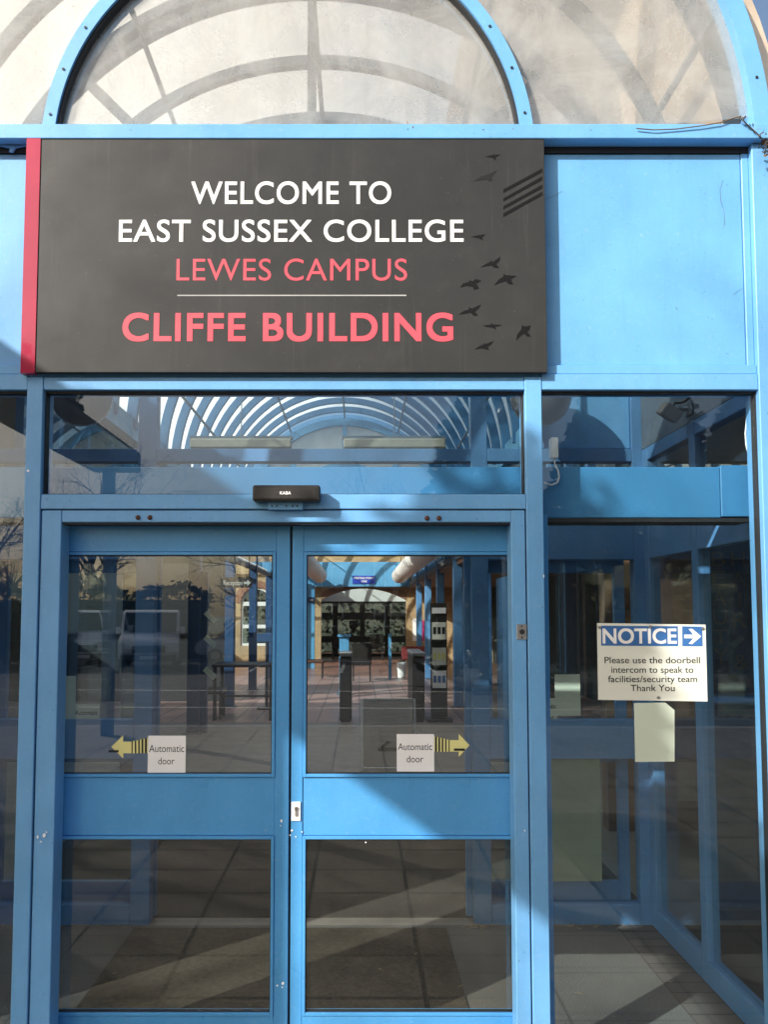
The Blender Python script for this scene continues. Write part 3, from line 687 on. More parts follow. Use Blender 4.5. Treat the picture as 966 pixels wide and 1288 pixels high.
def batten(label, px0, px1):
    Y = 4.6; a = pbox(px0, px1, 553, 565, Y)
    o = thing('batten_light', label, 'strip light', ((a[0] + a[1]) / 2, Y, a[2]), 'strip lights over the hall')
    MB().box(a[0], a[1], Y - .06, Y + .06, a[2], a[3], bev=.012).build('diffuser', M['olddiff'], o)
    MB().box(a[0] - .01, a[1] + .01, Y - .03, Y + .03, a[3], a[3] + .03).build('tray', M['slate'], o)
    MB().tube([((a[0] + a[1]) / 2, Y, a[3] + .03), ((a[0] + a[1]) / 2, Y, 5.2)], .006, 6).build('hanger', M['slate'], o)
batten('unlit strip light seen through the transom left of the fan window bar', 240, 367)
batten('unlit strip light seen through the transom right of the fan window bar', 432, 560)

# ------------------------------------------------------------------ inner screen of the lobby (y = 1.49) and its half round window
YI = 1.49
IS = thing('inner_screen', 'inner blue lobby screen with side windows and a fan window above', 'glazed screen', (0, YI, 0))
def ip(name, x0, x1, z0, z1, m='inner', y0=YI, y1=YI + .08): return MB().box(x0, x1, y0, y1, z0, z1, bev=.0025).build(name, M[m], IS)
for x0, x1 in ((-2.16, -2.08), (-1.255, -1.15), (.632, .725), (1.545, 1.63)): ip('post', x0, x1, 0, 3.52)
ip('rail', -1.149, .631, 2.556, 2.63); ip('rail', -1.149, .631, 2.09, 2.24)
for x0, x1 in ((-2.079, -1.256), (.726, 1.544)):
    ip('rail', x0, x1, 0, .108); ip('rail', x0, x1, .895, 1.11); ip('rail', x0, x1, 2.0, 2.24); ip('rail', x0, x1, 2.556, 2.63)
    if x0 < 0: ip('glass_pane', x0 + .001, x1 - .001, 2.632, 3.50, 'inglass', YI + .035, YI + .041)
    else:
        ip('glass_pane', x0 + .001, .999, 2.632, 3.50, 'inglass', YI + .035, YI + .041); ip('post', 1.0, 1.05, 2.632, 3.50); ip('upper_panel', 1.051, x1 - .001, 2.635, 3.50, 'bluep', YI + .02, YI + .05)
    for z0, z1 in ((.11, .893), (1.112, 1.998), (2.242, 2.554)): ip('glass_pane', x0 + .001, x1 - .001, z0, z1, 'inglass', YI + .035, YI + .041)
ip('glass_pane', -1.148, .63, 2.242, 2.554, 'inglass', YI + .035, YI + .041)
ip('glass_pane', -1.148, .63, 2.632, 3.498, 'inglass', YI + .035, YI + .041)
ip('spring_beam', -2.3, 1.75, 3.522, 3.60)
MB().ring(AX, AZ, 1.92, 1.98, YI, YI + .07, .05, PI - .05, 80).build('arch_frame', M['ribgrey'], IS)
MB().ring(AX, AZ, .90, .96, YI + .002, YI + .088, .1, PI - .1, 60).build('arch_frame', M['slate'], IS)
for a in (45, 90, 135):
    c, s_ = math.cos(math.radians(a)), math.sin(math.radians(a))
    rot = Matrix.Rotation(-math.radians(a), 3, 'Y'); m_ = 1.43
    MB().box(AX + m_ * c - .4695, AX + m_ * c + .4695, YI + .02, YI + .08, AZ + m_ * s_ - .025, AZ + m_ * s_ + .025, rot).build('fan_bar', M['ribgrey'], IS)
# inner sliding leaves, pushed open behind the side windows
def inner_leaf(label, x0, x1):
    D = thing('sliding_door', label, 'door', ((x0 + x1) / 2, YI + .10, .01)); y0, y1 = YI + .10, YI + .14
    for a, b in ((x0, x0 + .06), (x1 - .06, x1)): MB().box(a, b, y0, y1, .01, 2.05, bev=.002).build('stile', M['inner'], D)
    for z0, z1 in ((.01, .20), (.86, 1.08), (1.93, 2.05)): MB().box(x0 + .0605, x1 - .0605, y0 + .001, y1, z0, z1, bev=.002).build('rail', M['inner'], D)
    for z0, z1 in ((.201, .859), (1.081, 1.929)): MB().box(x0 + .0605, x1 - .0605, y0 + .017, y0 + .022, z0, z1).build('glass_pane', M['inglass'], D)
inner_leaf('inner blue door leaf slid open on the left of the lobby', -2.07, -1.14)
inner_leaf('inner blue door leaf slid open on the right, behind the window with the notice', .60, 1.52)
def paper(label, px0, px1, py0, py1, Y, m, name='paper_sheet'):
    a = pbox(px0, px1, py0, py1, Y); o = MB().box(a[0], a[1], Y, Y + .0015, a[2], a[3]).build(name, M[m]); tag(own_base(o), label, 'paper sheet'); return o
paper('pale green sheet on the inner window at the far left behind the left door', 74, 95, 850, 910, YI + .032, 'pale')
paper('pale green sheet on the inner window just right of the right door post', 698, 730, 848, 900, YI + .032, 'pale')
for label, px0, px1, t1, t2 in (('dim Automatic door paper on the inner window behind the left door', 93, 125, (94.5, 123, 893, 899), (102, 116, 903, 908.5)), ('Automatic door paper half hidden behind the right door post', 672, 701, (673.5, 699, 885, 891), (681, 697, 899, 905))):
    Y = YI + .0325; a = pbox(px0, px1, 885 if px0 < 300 else 878, 915 if px0 < 300 else 910, Y)
    o = thing('door_notice', label, 'notice', (a[0], Y, a[2])); MB().box(a[0], a[1], Y - .001, Y + .0004, a[2], a[3]).build('sheet', M['pale'], o)
    text('Automatic', M['ink'], o, 'lettering', pbox(*t1, Y), Y - .0013, .008); text('door', M['ink'], o, 'lettering', pbox(*t2, Y), Y - .0013, .008)
paper('large pale green poster behind the lower inner window on the right', 690, 756, 952, 1108, YI + .033, 'palest', 'poster')
# CCTV camera on the light upper panel
CC = thing('security_camera', 'grey security camera on a bracket inside the top of the right window', 'camera', (1.45, 1.50, 2.85))
Y = .80; cx_, cz_ = at(842, 519, Y)
rot = Matrix.Rotation(math.radians(35), 3, 'Y') @ Matrix.Rotation(math.radians(18), 3, 'X')
MB().box(cx_ - .045, cx_ + .045, Y - .07, Y + .07, cz_ - .032, cz_ + .032, rot, .006).build('camera_body', M['concrete'], CC)
p1 = at(852, 517, Y); zb_ = p1[1] + .01
MB().tube([(p1[0], Y, p1[1] - .01), (1.55, Y, zb_), (1.585, Y, zb_)], .012, 8).build('arm', M['slate'], CC)
MB().box(1.585, 1.599, Y - .035, Y + .035, zb_ - .035, zb_ + .035, bev=.004).build('bracket', M['slate'], CC)
pts = [at(p[0], p[1], Y) for p in ((847, 511), (849, 507), (856, 507), (862, 505), (867, 500))]
MB().tube([(p[0], Y, p[1]) for i, p in enumerate(pts)], .006, 8).build('cable', M['plastic'], CC)

# glazed side walls of the lobby
def side_screen(label, X, sg, poster):
    o = thing('side_screen', label, 'glazed screen', (X, .8, 0)); x0, x1 = (X, X + .06 * sg)
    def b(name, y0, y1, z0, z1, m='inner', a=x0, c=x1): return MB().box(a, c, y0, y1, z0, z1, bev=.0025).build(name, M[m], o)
    for y0, y1 in ((.101, .16), (.77, .84), (1.41, 1.489)): b('post', y0, y1, 0, 2.62)
    for y0, y1 in ((.1605, .7695), (.8405, 1.4095)):
        b('rail', y0, y1, 0, .11); b('rail', y0, y1, 2.0, 2.24); b('rail', y0, y1, 2.55, 2.62)
        for z0, z1 in ((.111, 1.999), (2.241, 2.549)): b('glass_pane', y0 + .001, y1 - .001, z0, z1, 'inglass', X + .025 * sg, X + .032 * sg)
    b('upper_panel', .101, 1.489, 2.621, 3.52, 'slate')
side_screen('glazed blue side wall of the lobby seen through the right window', 1.60, 1, True)
side_screen('glazed blue side wall of the lobby beyond the left window', -2.10, -1, False)

# ------------------------------------------------------------------ barrel vault over lobby and hall
VT = thing('vaulted_roof', 'long barrel vault of curved glazing on grey blue ribs above the entrance hall', 'roof', (AX, 0, AZ))
R = 1.99
n = 40
for ys, gm, i0, i1 in (((0.1, 4.14), 'suntone', 0, 14), ((0.1, 4.14), 'roofmid', 14, n), ((4.14, 12.05), 'roofg', 0, n), ((12.05, 28.6), 'roofclear', 0, n)):
  g = MB()
  for i in range(i0, i1):
    a, b = PI * i / n, PI * (i + 1) / n
    g.quad(*[(AX + (R + .02) * math.cos(t), y, AZ + (R + .02) * math.sin(t)) for t, y in ((a, ys[0]), (b, ys[0]), (b, ys[1]), (a, ys[1]))])
  g.build('roof_glazing', M[gm], VT, True)
k = 0; y = 0.36
while y < 28.5:
    MB().ring(AX, AZ, R - (.055 if y < 3.5 else .085), R + .015, y, y + (.055 if y < 3.5 else .065), 0.0, PI, 44 if y < 14 else 28).build('rib', M['ribgrey' if y < 3.5 else 'ribblue'], VT); y += .63
for t in (22, 58, 90, 122, 158):
    c, s_ = math.cos(math.radians(t)), math.sin(math.radians(t))
    MB().tube([(AX + (R - .06) * c, .1, AZ + (R - .06) * s_), (AX + (R - .06) * c, 28.6, AZ + (R - .06) * s_)], .018, 6).build('purlin', M['slate'], VT)
for x in (AX - R - .06, AX + R - .06): MB().box(x, x + .12, 1.58, 28.6, 3.40, 3.60).build('eaves_beam', M['atrium'], VT)
# fan window across the hall (y = 12)
FW = thing('fan_window', 'half round fan window with radial bars across the vault, seen through the transom', 'window', (AX, 12.05, AZ))
MB().ring(AX, AZ, 1.72, 1.86, 12.0, 12.1, 0, PI, 64).build('arch_frame', M['atrium'], FW)
MB().ring(AX, AZ, .93, 1.02, 12.0, 12.1, 0, PI, 48).build('arch_frame', M['atrium'], FW)
for a in (45, 90, 135):
    c, s_ = math.cos(math.radians(a)), math.sin(math.radians(a)); m_ = 1.37
    MB().box(AX + m_ * c - .3495, AX + m_ * c + .3495, 12.01, 12.09, AZ + m_ * s_ - .035, AZ + m_ * s_ + .035, Matrix.Rotation(-math.radians(a), 3, 'Y')).build('fan_bar', M['atrium'], FW)
MB().box(AX - 1.86, AX + 1.86, 12.0, 12.1, AZ - .12, AZ).build('spring_beam', M['atrium'], FW)
pts = [(AX + 1.73 * math.cos(PI * i / 48), AZ + 1.73 * math.sin(PI * i / 48)) for i in range(49)]
MB().prism(pts, 12.06, 12.066).build('pane', M['roofg'], FW)

# ------------------------------------------------------------------ hall interior
structure('ceiling', MB().box(-9, -2.36, .25, 8.0, 3.60, 3.72).build('ceiling', M['plaster']))
structure('ceiling', MB().box(1.78, 6, .25, 30.0, 3.60, 3.72).build('ceiling', M['plaster']))
rg = thing('rooflight', 'sloping glazed rooflight over the far end of the hall', 'rooflight', (-5, 21, 3.6))
MB().box(-9, -2.36, 8.0, 29.0, 3.66, 3.67).build('pane', M['inglass'], rg)
for i in range(12):
    MB().box(-9, -2.36, 8 + i * 1.8, 8.06 + i * 1.8, 3.58, 3.655).build('glazing_bar', M['slate'], rg)
structure('soffit', MB().box(1.78, 5.99, 2.4, 29, 2.58, 2.66).build('soffit', M['brown']))
def wallbox(name, label, x0, x1, y0, y1, z0, z1, m): o = MB().box(x0, x1, y0, y1, z0, z1).build(name, M[m]); return tag(own_base(o), label, 'wall')
wallbox('side_wall', 'dark wall down the far left side of the hall', -9.2, -9, .25, 33, 0, 3.6, 'darkw')
wallbox('side_wall', 'dark shop wall down the right side of the hall', 4.6, 4.8, 1.9, 29, 0, 2.58, 'darkw')
wallbox('partition_wall', 'added near black backdrop wall behind the leaflets at the dim left of the hall', -8.9, -2.56, 12.72, 12.87, 0, 2.95, 'ink')  # added backdrop, near black to stand for the unlit depth of the hall
wallbox('partition_wall', 'dark partition behind the right inner window', 1.95, 4.6, 3.4, 3.55, 0, 2.58, 'wood')
wallbox('brick_wall', 'red brick outer wall to the right of the entrance', 1.63, 9, .0, .25, 0, 3.6, 'redbrick')
wallbox('brick_wall', 'red brick outer wall to the left of the entrance', -12, -2.17, .0, .25, 0, 3.6, 'redbrick')

# far brick wall with arched window and the great doorway
FY = 25.0
BW = thing('brick_end_wall', 'sunlit yellow brick wall at the far end with an arched window and a wide doorway', 'brick wall', (-2, FY, 0))
d0, d1, dz, da = -1.32, 1.62, 2.15, 2.55            # doorway
wx0, wx1, wz0, wz1 = -4.10, -3.02, .58, 2.05        # arched window (springing at wz1)
wc, wr = (wx0 + wx1) / 2, (wx1 - wx0) / 2
def wall(x0, x1, z0, z1, m='yellowbrick'): return MB().box(x0, x1, FY, FY + .3, z0, z1).build('wall', M[m], BW)
wm = MB()
wm.box(-9, wx0, FY, FY + .3, 0, 4.6); wm.box(wx1, d0, FY, FY + .3, 0, 4.6); wm.box(wx0, wx1, FY, FY + .3, 0, wz0); wm.box(d1, 6, FY, FY + .3, 0, 3.5)
arcp = [(wc + wr * math.cos(PI * i / 24), wz1 + wr * math.sin(PI * i / 24)) for i in range(25)]
half = 12
wm.prism([(wx1, 4.6)] + arcp[:half + 1] + [(wc, 4.6)], FY, FY + .3); wm.prism([(wc, 4.6)] + arcp[half:] + [(wx0, 4.6)], FY, FY + .3)
seg = [(d0 + (d1 - d0) * i / 20, dz + (da - dz) * (1 - ((i - 10) / 10) ** 2)) for i in range(21)]
wm.prism([(d0, 4.6)] + seg[:11] + [((d0 + d1) / 2, 4.6)], FY, FY + .3); wm.prism([((d0 + d1) / 2, 4.6)] + seg[10:] + [(d1, 4.6)], FY, FY + .3)
wm.build('wall', M['yellowbrick'], BW)
MB().ring(wc, wz1, wr, wr + .23, FY - .02, FY + .02, 0, PI, 32).build('brick_arch', M['redbrick'], BW)
sg = MB()
for i in range(20):
    p, q = seg[i], seg[i + 1]; sg.prism([p, q, (q[0], q[1] + .24), (p[0], p[1] + .24)], FY - .02, FY + .02)
sg.build('brick_arch', M['brown'], BW)
wf = MB(); wf.box(wx0, wx0 + .07, FY + .05, FY + .12, wz0, wz1); wf.box(wx1 - .07, wx1, FY + .05, FY + .12, wz0, wz1); wf.box(wx0 + .07, wx1 - .07, FY + .05, FY + .12, wz0, wz0 + .08)
wf.box(wx0 + .07, wx1 - .07, FY + .05, FY + .12, wz1 - .1, wz1 + .04); wf.box(wx0 + .07, wx1 - .07, FY + .05, FY + .12, 1.18, 1.30); wf.box(wc - .03, wc + .03, FY + .051, FY + .119, wz0 + .08, wz1 - .1)
wf.ring(wc, wz1, wr - .07, wr, FY + .05, FY + .12, 0, PI, 32)
wi = wf.build('window', M['wht'], BW)
pa = MB(); pa.box(wx0 + .07, wx1 - .07, FY + .08, FY + .086, wz0 + .08, wz1 - .05); pa.prism([(wc + (wr - .07) * math.cos(PI * i / 24), wz1 + .04 + (wr - .1) * math.sin(PI * i / 24)) for i in range(25)], FY + .08, FY + .086); pa.build('pane', M['inglass'], wi)
# room beyond the doorway, black framed doors, daylight garden
o = MB().box(-1.75, 2.05, FY + .31, 29.1, 2.91, 2.92).build('rooflight', M['inglass']); tag(own_base(o), 'flat glass rooflight over the far passage', 'rooflight')
wallbox('passage_wall', 'white wall on the left of the far passage', -1.75, -1.6, FY + .31, 29, 0, 2.90, 'plaster')
wallbox('passage_wall', 'white wall on the right of the far passage', 1.9, 2.05, FY + .31, 29, 0, 2.90, 'plaster')
BD = thing('glazed_doors', 'black framed double doors with glass lights at the far end of the hall', 'doors', (.15, 29, 0))
fx = [-1.6, -.95, .12, 1.1, 1.9]
fr = MB()
for x in fx: fr.box(x - .10, x + .10, 28.96, 29.06, 0, 2.16)
for i in range(len(fx) - 1):
    x0, x1 = fx[i] + .10, fx[i + 1] - .10
    for z0, z1 in ((0, .12), (.56, .80), (1.44, 1.72), (2.08, 2.16)): fr.box(x0, x1, 28.965, 29.055, z0, z1)
fr.build('frame', M['plastic'], BD)
for i in range(len(fx) - 1):
    x0, x1 = fx[i] + .10, fx[i + 1] - .10
    for z0, z1 in ((.12, .56), (.80, 1.44), (1.72, 2.08)): MB().box(x0, x1, 29.0, 29.006, z0, z1).build('pane', M['inglass'], BD)
MB().prism([(-.40, 1.40), (-.08, 1.40), (-.08, 1.14), (-.24, .96), (-.40, 1.14)], 28.94, 28.955).build('shield_emblem', M['plastic'], BD)
for x in (-.24, .62, 1.45, -1.27): MB().box(x - .07, x + .07, 28.94, 28.955, .92, 1.04).build('door_sign', M['plastic'], BD)
wallbox('lintel_wall', 'white wall above the far black doors', -1.6, 1.9, 28.97, 29.1, 2.16, 2.90, 'plaster')
# blue fascia with its sign, side pier
fa = MB().box(AX - 2.0, AX + 2.0, 24.55, 24.75, 2.60, 3.44, bev=.004).build('fascia_beam', M['atrium']); tag(own_base(fa), 'pale blue fascia beam across the far end of the hall', 'beam')
MS = thing('meeting_point_sign', 'small royal blue MEETING POINT ONE sign on the pale blue fascia', 'sign', (.2, 24.5, 2.75))
a = pbox(443.5, 472, 724, 734, 24.52); MB().box(a[0], a[1], 24.52, 24.549, a[2], a[3]).build('plate', M['blueSign'], MS)
text('MEETING POINT', M['white'], MS, 'lettering', pbox(445, 470.5, 725.6, 728.3, 24.515), 24.515, .02); text('ONE', M['white'], MS, 'lettering', pbox(454.5, 461.5, 729.8, 732.4, 24.515), 24.515, .02)
bp = MB().box(-1.95, -1.38, 22.0, 22.2, 0, 2.6, bev=.004).build('blue_pier', M['atrium']); tag(own_base(bp), 'pale blue pier with a small arrow sign, left of the far doorway', 'pier')
AS = thing('direction_sign', 'small dark sign with a white arrow on the pale blue pier', 'sign', (-1.5, 21.98, 2.0))
a = pbox(386, 396, 751, 758, 21.97); MB().box(a[0], a[1], 21.965, 21.995, a[2], a[3]).build('plate', M['darkblue'], AS)
xa, za = (a[0] + a[1]) / 2, (a[2] + a[3]) / 2
MB().prism([(xa - .02, za - .02), (xa + .04, za - .02), (xa + .04, za - .05), (xa + .09, za), (xa + .04, za + .05), (xa + .04, za + .02), (xa - .02, za + .02)], 21.955, 21.962).build('arrow_mark', M['white'], AS)
# round steel/blue columns and lattice girders along the nave
for X, lab in ((1.80, 'right'), (-2.36, 'left')):
    c0 = None
    for i, y in enumerate((21.4, 18.2, 15.0, 11.8, 8.6, 5.4)):
        nm = 'hall_column'
        if c0 is None:
            c0 = thing(nm, '', 'column', (X, y, 0), 'columns along the hall')
            MB().box(X - .085, X + .085, y - .085, y + .085, .015, 3.4, bev=.01).build('shaft', M['inner' if X > 0 else 'darkblue'], c0); MB().box(X - .13, X + .13, y - .13, y + .13, 0, .014).build('base_plate', M['slate'], c0)
            c = c0
        else:
            c = copy_tree(c0); c.location = (X, y, 0)
        c['label'] = ('square blue' if X > 0 else 'square navy') + ' column on the %s of the hall, %s' % (lab, ('farthest from the entrance', 'second from the far end', 'third from the far end', 'fourth from the far end', 'fifth from the far end', 'nearest to the entrance')[i])
g0 = None
for X, lab in ((1.80, 'right'), (-2.36, 'left')):
    if g0 is None:
        g0 = thing('lattice_girder', 'blue lattice girder with open panels along the right side of the hall', 'girder', (X, 13, 2.66), 'lattice girders along the hall')
        MB().box(X - .06, X + .06, 2.4, 24.5, 2.661, 2.76).build('lower_chord', M['slate'], g0); MB().box(X - .06, X + .06, 2.4, 24.5, 3.30, 3.39).build('upper_chord', M['slate'], g0)
        wb = MB()
        for i in range(34):
            y = 2.5 + i * .66; wb.box(X - .03, X + .03, y, y + .08, 2.76, 3.30)
            if i % 2: wb.tube([(X, y, 2.78), (X, y + .66, 3.28)], .02, 6)
        wb.build('web_bars', M['inner'], g0)
        MB().box(X + .07, X + .076, 2.4, 24.5, 2.72, 3.33).build('pane', M['inglass'], g0)
    else:
        c = copy_tree(g0); c.location.x = X; c['label'] = 'blue lattice girder with open panels along the left side of the hall'
def duct(label, X, z, y0, y1, r):
    o = thing('air_duct', label, 'duct', (X, y0, z), 'ribbed ducts under the vault')
    pts, rr = [], []
    k = 0; y = y0
    while y < y1:
        for dy, f in ((0, .80), (.10, 1.0), (.42, 1.0), (.52, .80)): pts.append((X, y + dy, z)); rr.append(r * f)
        y += .56
    MB().tube(pts, rr, 20).build('duct_body', M['duct'], o, True)
    MB().tube([(X, y0 + 1, z + r), (X, y0 + 1, 3.5)], .01, 6).build('hanger', M['darkm'], o); MB().tube([(X, y1 - 1, z + r), (X, y1 - 1, 3.5)], .01, 6).build('hanger', M['darkm'], o)
duct('white ribbed air duct on the right under the vault', 1.34, 2.95, 11.5, 24.0, .25)
duct('white ribbed air duct on the left under the vault', -1.32, 2.95, 14.5, 24.0, .25)

# entrance pedestals
def pedestal(label, X, y, L):
    o = thing('gate_pedestal', label, 'security gate', (X, y, 0), 'security gate pedestals')
    MB().box(X - .095, X + .095, y, y + L, .0, 1.02, bev=.03).build('body', M['plastic'], o); MB().box(X - .105, X + .105, y - .01, y + L, 1.021, 1.085, bev=.012).build('top_cap', M['steel'], o)
    MB().box(X - .06, X + .06, y - .012, y - .002, .80, .92).build('reader', M['gasket'], o)
pedestal('dark grey security gate pedestal on the left, near the blue stand', -.215, 9.75, .55)
pedestal('dark grey security gate pedestal on the right, near the leaflet rack', .93, 9.75, 1.3)
LR = thing('leaflet_rack', 'tall slim black leaflet rack right of the security gates', 'leaflet rack', (1.26, 9.8, 0))
MB().box(1.13, 1.39, 9.86, 9.90, 0.05, 1.86, bev=.004).build('backboard', M['plastic'], LR); MB().box(1.06, 1.46, 9.70, 10.05, 0, .05).build('base', M['darkm'], LR)
for i, (z, m) in enumerate(((1.74, 'paper'), (1.42, 'cream'), (1.02, 'cream'), (.66, 'paper'), (.30, 'darkm'))):
    h = .09 if i == 0 else .27
    MB().box(1.15, 1.37, 9.80, 9.82, z - h / 2, z + h / 2).build('leaflet', M[m], LR); 
    if i: MB().box(1.135, 1.385, 9.775, 9.855, z - h / 2 - .03, z - h / 2).build('shelf', M['darkm'], LR)
    if i in (1, 2, 3):
        q = MB()
        for kx in (1.19, 1.26, 1.33): q.box(kx - .025, kx + .025, 9.795, 9.7995, z - .05, z + .06)
        q.build('leaflet_print', M[('ink', 'yellow', 'inkb')[i - 1]], LR)
AB = thing('poster_stand', 'silver framed poster stand with a grey arrow notice on the hall floor', 'poster stand', (.31, 5.9, 0))
a = pbox(455, 522, 879, 969, 5.9)
rt = Matrix.Rotation(math.radians(-9), 3, 'X'); xm = (a[0] + a[1]) / 2; zc = (a[2] + a[3]) / 2; H = a[3] - .02; Wd = a[1] - a[0]
mbq = MB().box(a[0] + .02, a[1] - .02, 5.895, 5.905, .04, H, rot=rt); mbq.build('board', M['concrete'], AB)
fr = MB()
for s_ in (-1, 1): fr.box(xm + s_ * (Wd / 2) - .014, xm + s_ * (Wd / 2) + .014, 5.885, 5.912, .0, H + .02, rot=rt, bev=.004)
fr.build('side_frame', M['steel'], AB)
fr = MB()
for zz, yy in ((H + .01, 5.9 + .158 * H / 2), (.025, 5.9 - .158 * H / 2)): fr.box(a[0] + .015, a[1] - .015, yy - .012, yy + .012, zz - .014, zz + .014, bev=.003)
fr.build('cross_frame', M['steel'], AB)
tx = MB()
for i in range(13):
    if i in (2, 8): continue
    zz = H * .93 - i * H * .042; yy = 5.9 + .158 * (zz - H / 2) - .008; hw = Wd * (.34 if i % 3 else .26) * (.6 if i == 0 else 1)
    tx.box(xm - hw, xm + hw, yy - .001, yy, zz - .006, zz + .006)
tx.build('faint_text', M['kerb'], AB)
zz = .22; yy = 5.9 + .158 * (zz - H / 2) - .010
MB().prism([(xm - .12, zz), (xm - .02, zz + .09), (xm + .03, zz + .09), (xm - .05, zz + .025), (xm + .14, zz + .025), (xm + .14, zz - .025), (xm - .05, zz - .025), (xm + .03, zz - .09), (xm - .02, zz - .09)], yy - .001, yy).build('arrow_mark', M['ink'], AB)
MB().box(a[0] + .05, a[1] - .05, 6.0, 6.25, 0, .02).build('foot', M['darkm'], AB)
# left side furniture: blue leaflet stand, dark posts, table, mat
LS = thing('leaflet_stand', 'dark blue stand with slanted leaflet pockets on the left of the hall', 'leaflet stand', (-2.24, 8.6, 0))
MB().box(-2.31, -2.18, 8.6, 8.72, 0, 2.3, bev=.006).build('mast', M['darkblue'], LS)
for i, z in enumerate((1.64, 1.30, .86)):
    rt = Matrix.Rotation(math.radians(42), 3, 'Y'); rt2 = Matrix.Rotation(math.radians(-42), 3, 'Y')
    MB().box(-2.22, -2.02, 8.5, 8.52, z - .03 - .01 * i, z + .03, rot=rt).build('leaflet', M['pale'], LS)
RS = thing('reception_sign', 'dark hanging Reception sign with a white arrow', 'sign', (-2.2, 10.9, 2.2))
a = pbox(276, 317, 726, 739, 10.9); MB().box(a[0], a[1], 10.9, 10.94, a[2], a[3], bev=.003).build('board', M['ink'], RS)
text('Reception', M['rule'], RS, 'lettering', pbox(281, 305, 730, 736, 10.895), 10.895, .01)
x, z = at(311, 733, 10.89); MB().prism([(x - .06, z - .02), (x, z - .02), (x, z - .055), (x + .06, z), (x, z + .055), (x, z + .02), (x - .06, z + .02)], 10.89, 10.897).build('arrow_mark', M['rule'], RS)
for xx in (a[0] + .05, a[1] - .05): MB().tube([(xx, 10.92, a[3]), (xx, 10.92, 3.5)], .008, 6).build('hanger', M['darkm'], RS)
TB = thing('black_table', 'black table with thin legs in front of the sunlit brick wall', 'table', (-1.75, 10.2, 0))
MB().box(-2.35, -1.36, 9.9, 10.7, .84, .885, bev=.006).build('table_top', M['darkm'], TB)
for x in (-2.30, -1.41):
    for y in (9.95, 10.65): MB().box(x - .025, x + .025, y - .025, y + .025, 0, .839).build('leg', M['plastic'], TB)
MB().box(-2.27, -1.44, 10.63, 10.66, .30, .33).build('stretcher', M['plastic'], TB)
SC = thing('display_screen', 'dark flat screen on a thin pole by the arched window', 'screen', (-1.62, 11.5, 0))
x, z = at(336, 805, 11.5); MB().tube([(x, 11.5, .03), (x, 11.5, z)], .03, 8).build('pole', M['darkm'], SC); MB().box(x - .18, x + .18, 11.46, 11.5, z - .03, z + .12, bev=.006).build('panel', M['darkblue'], SC); MB().tube([(x, 11.5, 0), (x, 11.5, .03)], .18, 16).build('base', M['darkm'], SC)
def chair(name, label, X, y, m, rz=0, cat='chair'):
    o = thing(name, label, cat, (X, y, 0)); 
    MB().box(X - .25, X + .25, y - .25, y + .25, .40, .48, bev=.02).build('seat', M[m], o); MB().box(X - .25, X + .25, y + .20, y + .26, .50, .95, bev=.02).build('backrest', M[m], o)
    for dx in (-.21, .21):
        for dy in (-.21, .21): MB().tube([(X + dx, y + dy, 0), (X + dx, y + dy, .40)], .018, 6).build('leg', M['darkm'], o)
        MB().tube([(X + dx, y + .23, .48), (X + dx, y + .23, .52)], .015, 6).build('back_post', M['darkm'], o)
    o.rotation_euler.z = rz; return o
chair('hall_chair', 'brown chair facing right beside the far left pier', -1.18, 18.4, 'brownf', PI / 2)
chair('hall_chair', 'dark chair behind the black table', -2.45, 10.3, 'plastic', PI / 2)
chair('hall_chair', 'black chair standing in the middle of the far hall', .06, 17.6, 'plastic', PI)
chair('hall_chair', 'black chair just inside the far black doors, on the right', .62, 26.5, 'plastic', PI)
chair('hall_chair', 'black chair just inside the far black doors, on the left', -.75, 26.5, 'plastic', PI)
RB = thing('red_bench', 'low red bench seat in front of the far brick pier', 'bench', (1.75, 20.2, 0))
MB().box(1.22, 2.0, 20.0, 20.5, .38, .48, bev=.02).build('seat', M['redf'], RB); MB().box(1.22, 2.0, 20.5, 20.6, .40, .74, bev=.02).build('backrest', M['redf'], RB)
for x in (1.27, 1.95): MB().box(x - .03, x + .03, 20.05, 20.55, 0, .379).build('leg', M['darkm'], RB)
TS = thing('lectern_stand', 'pale blue stand with a flat top behind the left gate pedestal', 'stand', (-.35, 14, 0))
x, z = at(433, 798, 14); MB().box(x - .10, x + .10, 14, 14.12, .03, z - .05, bev=.006).build('column', M['atrium'], TS); MB().box(x - .14, x + .14, 13.95, 14.17, z - .05, z, bev=.006).build('top', M['atrium'], TS); MB().box(x - .16, x + .16, 13.9, 14.22, 0, .03).build('base', M['slate'], TS)
x, z = at(490.5, 797, 18); o = MB().box(x - .04, x + .04, 18, 18.08, 0, z, bev=.006).build('blue_bollard', M['atrium']); tag(own_base(o), 'slim pale blue bollard in the middle of the far hall', 'bollard')
x, z = at(505, 824, 18.6); WB = thing('waste_bin', 'small white waste bin by the red bench', 'bin', (x, 18.6, 0)); MB().tube([(x, 18.6, 0), (x, 18.6, .4)], [.10, .13], 16).build('body', M['wht'], WB); MB().ring(x, 0, 0.01, 0.012, 18.6, 18.601, 0, 1, 2).build('lid', M['wht'], WB)
for lab, px0, px1, py0, py1, m in (('white poster on the far right brick pier', 519, 525, 778, 806, 'paper'), ('purple and white poster on the far right brick pier', 528.5, 533.5, 780, 806, 'magenta')):
    a = pbox(px0, px1, py0, py1, FY - .02); o = MB().box(a[0], a[1], FY - .02, FY - .003, a[2], a[3]).build('poster', M[m]); tag(own_base(o), lab, 'poster')
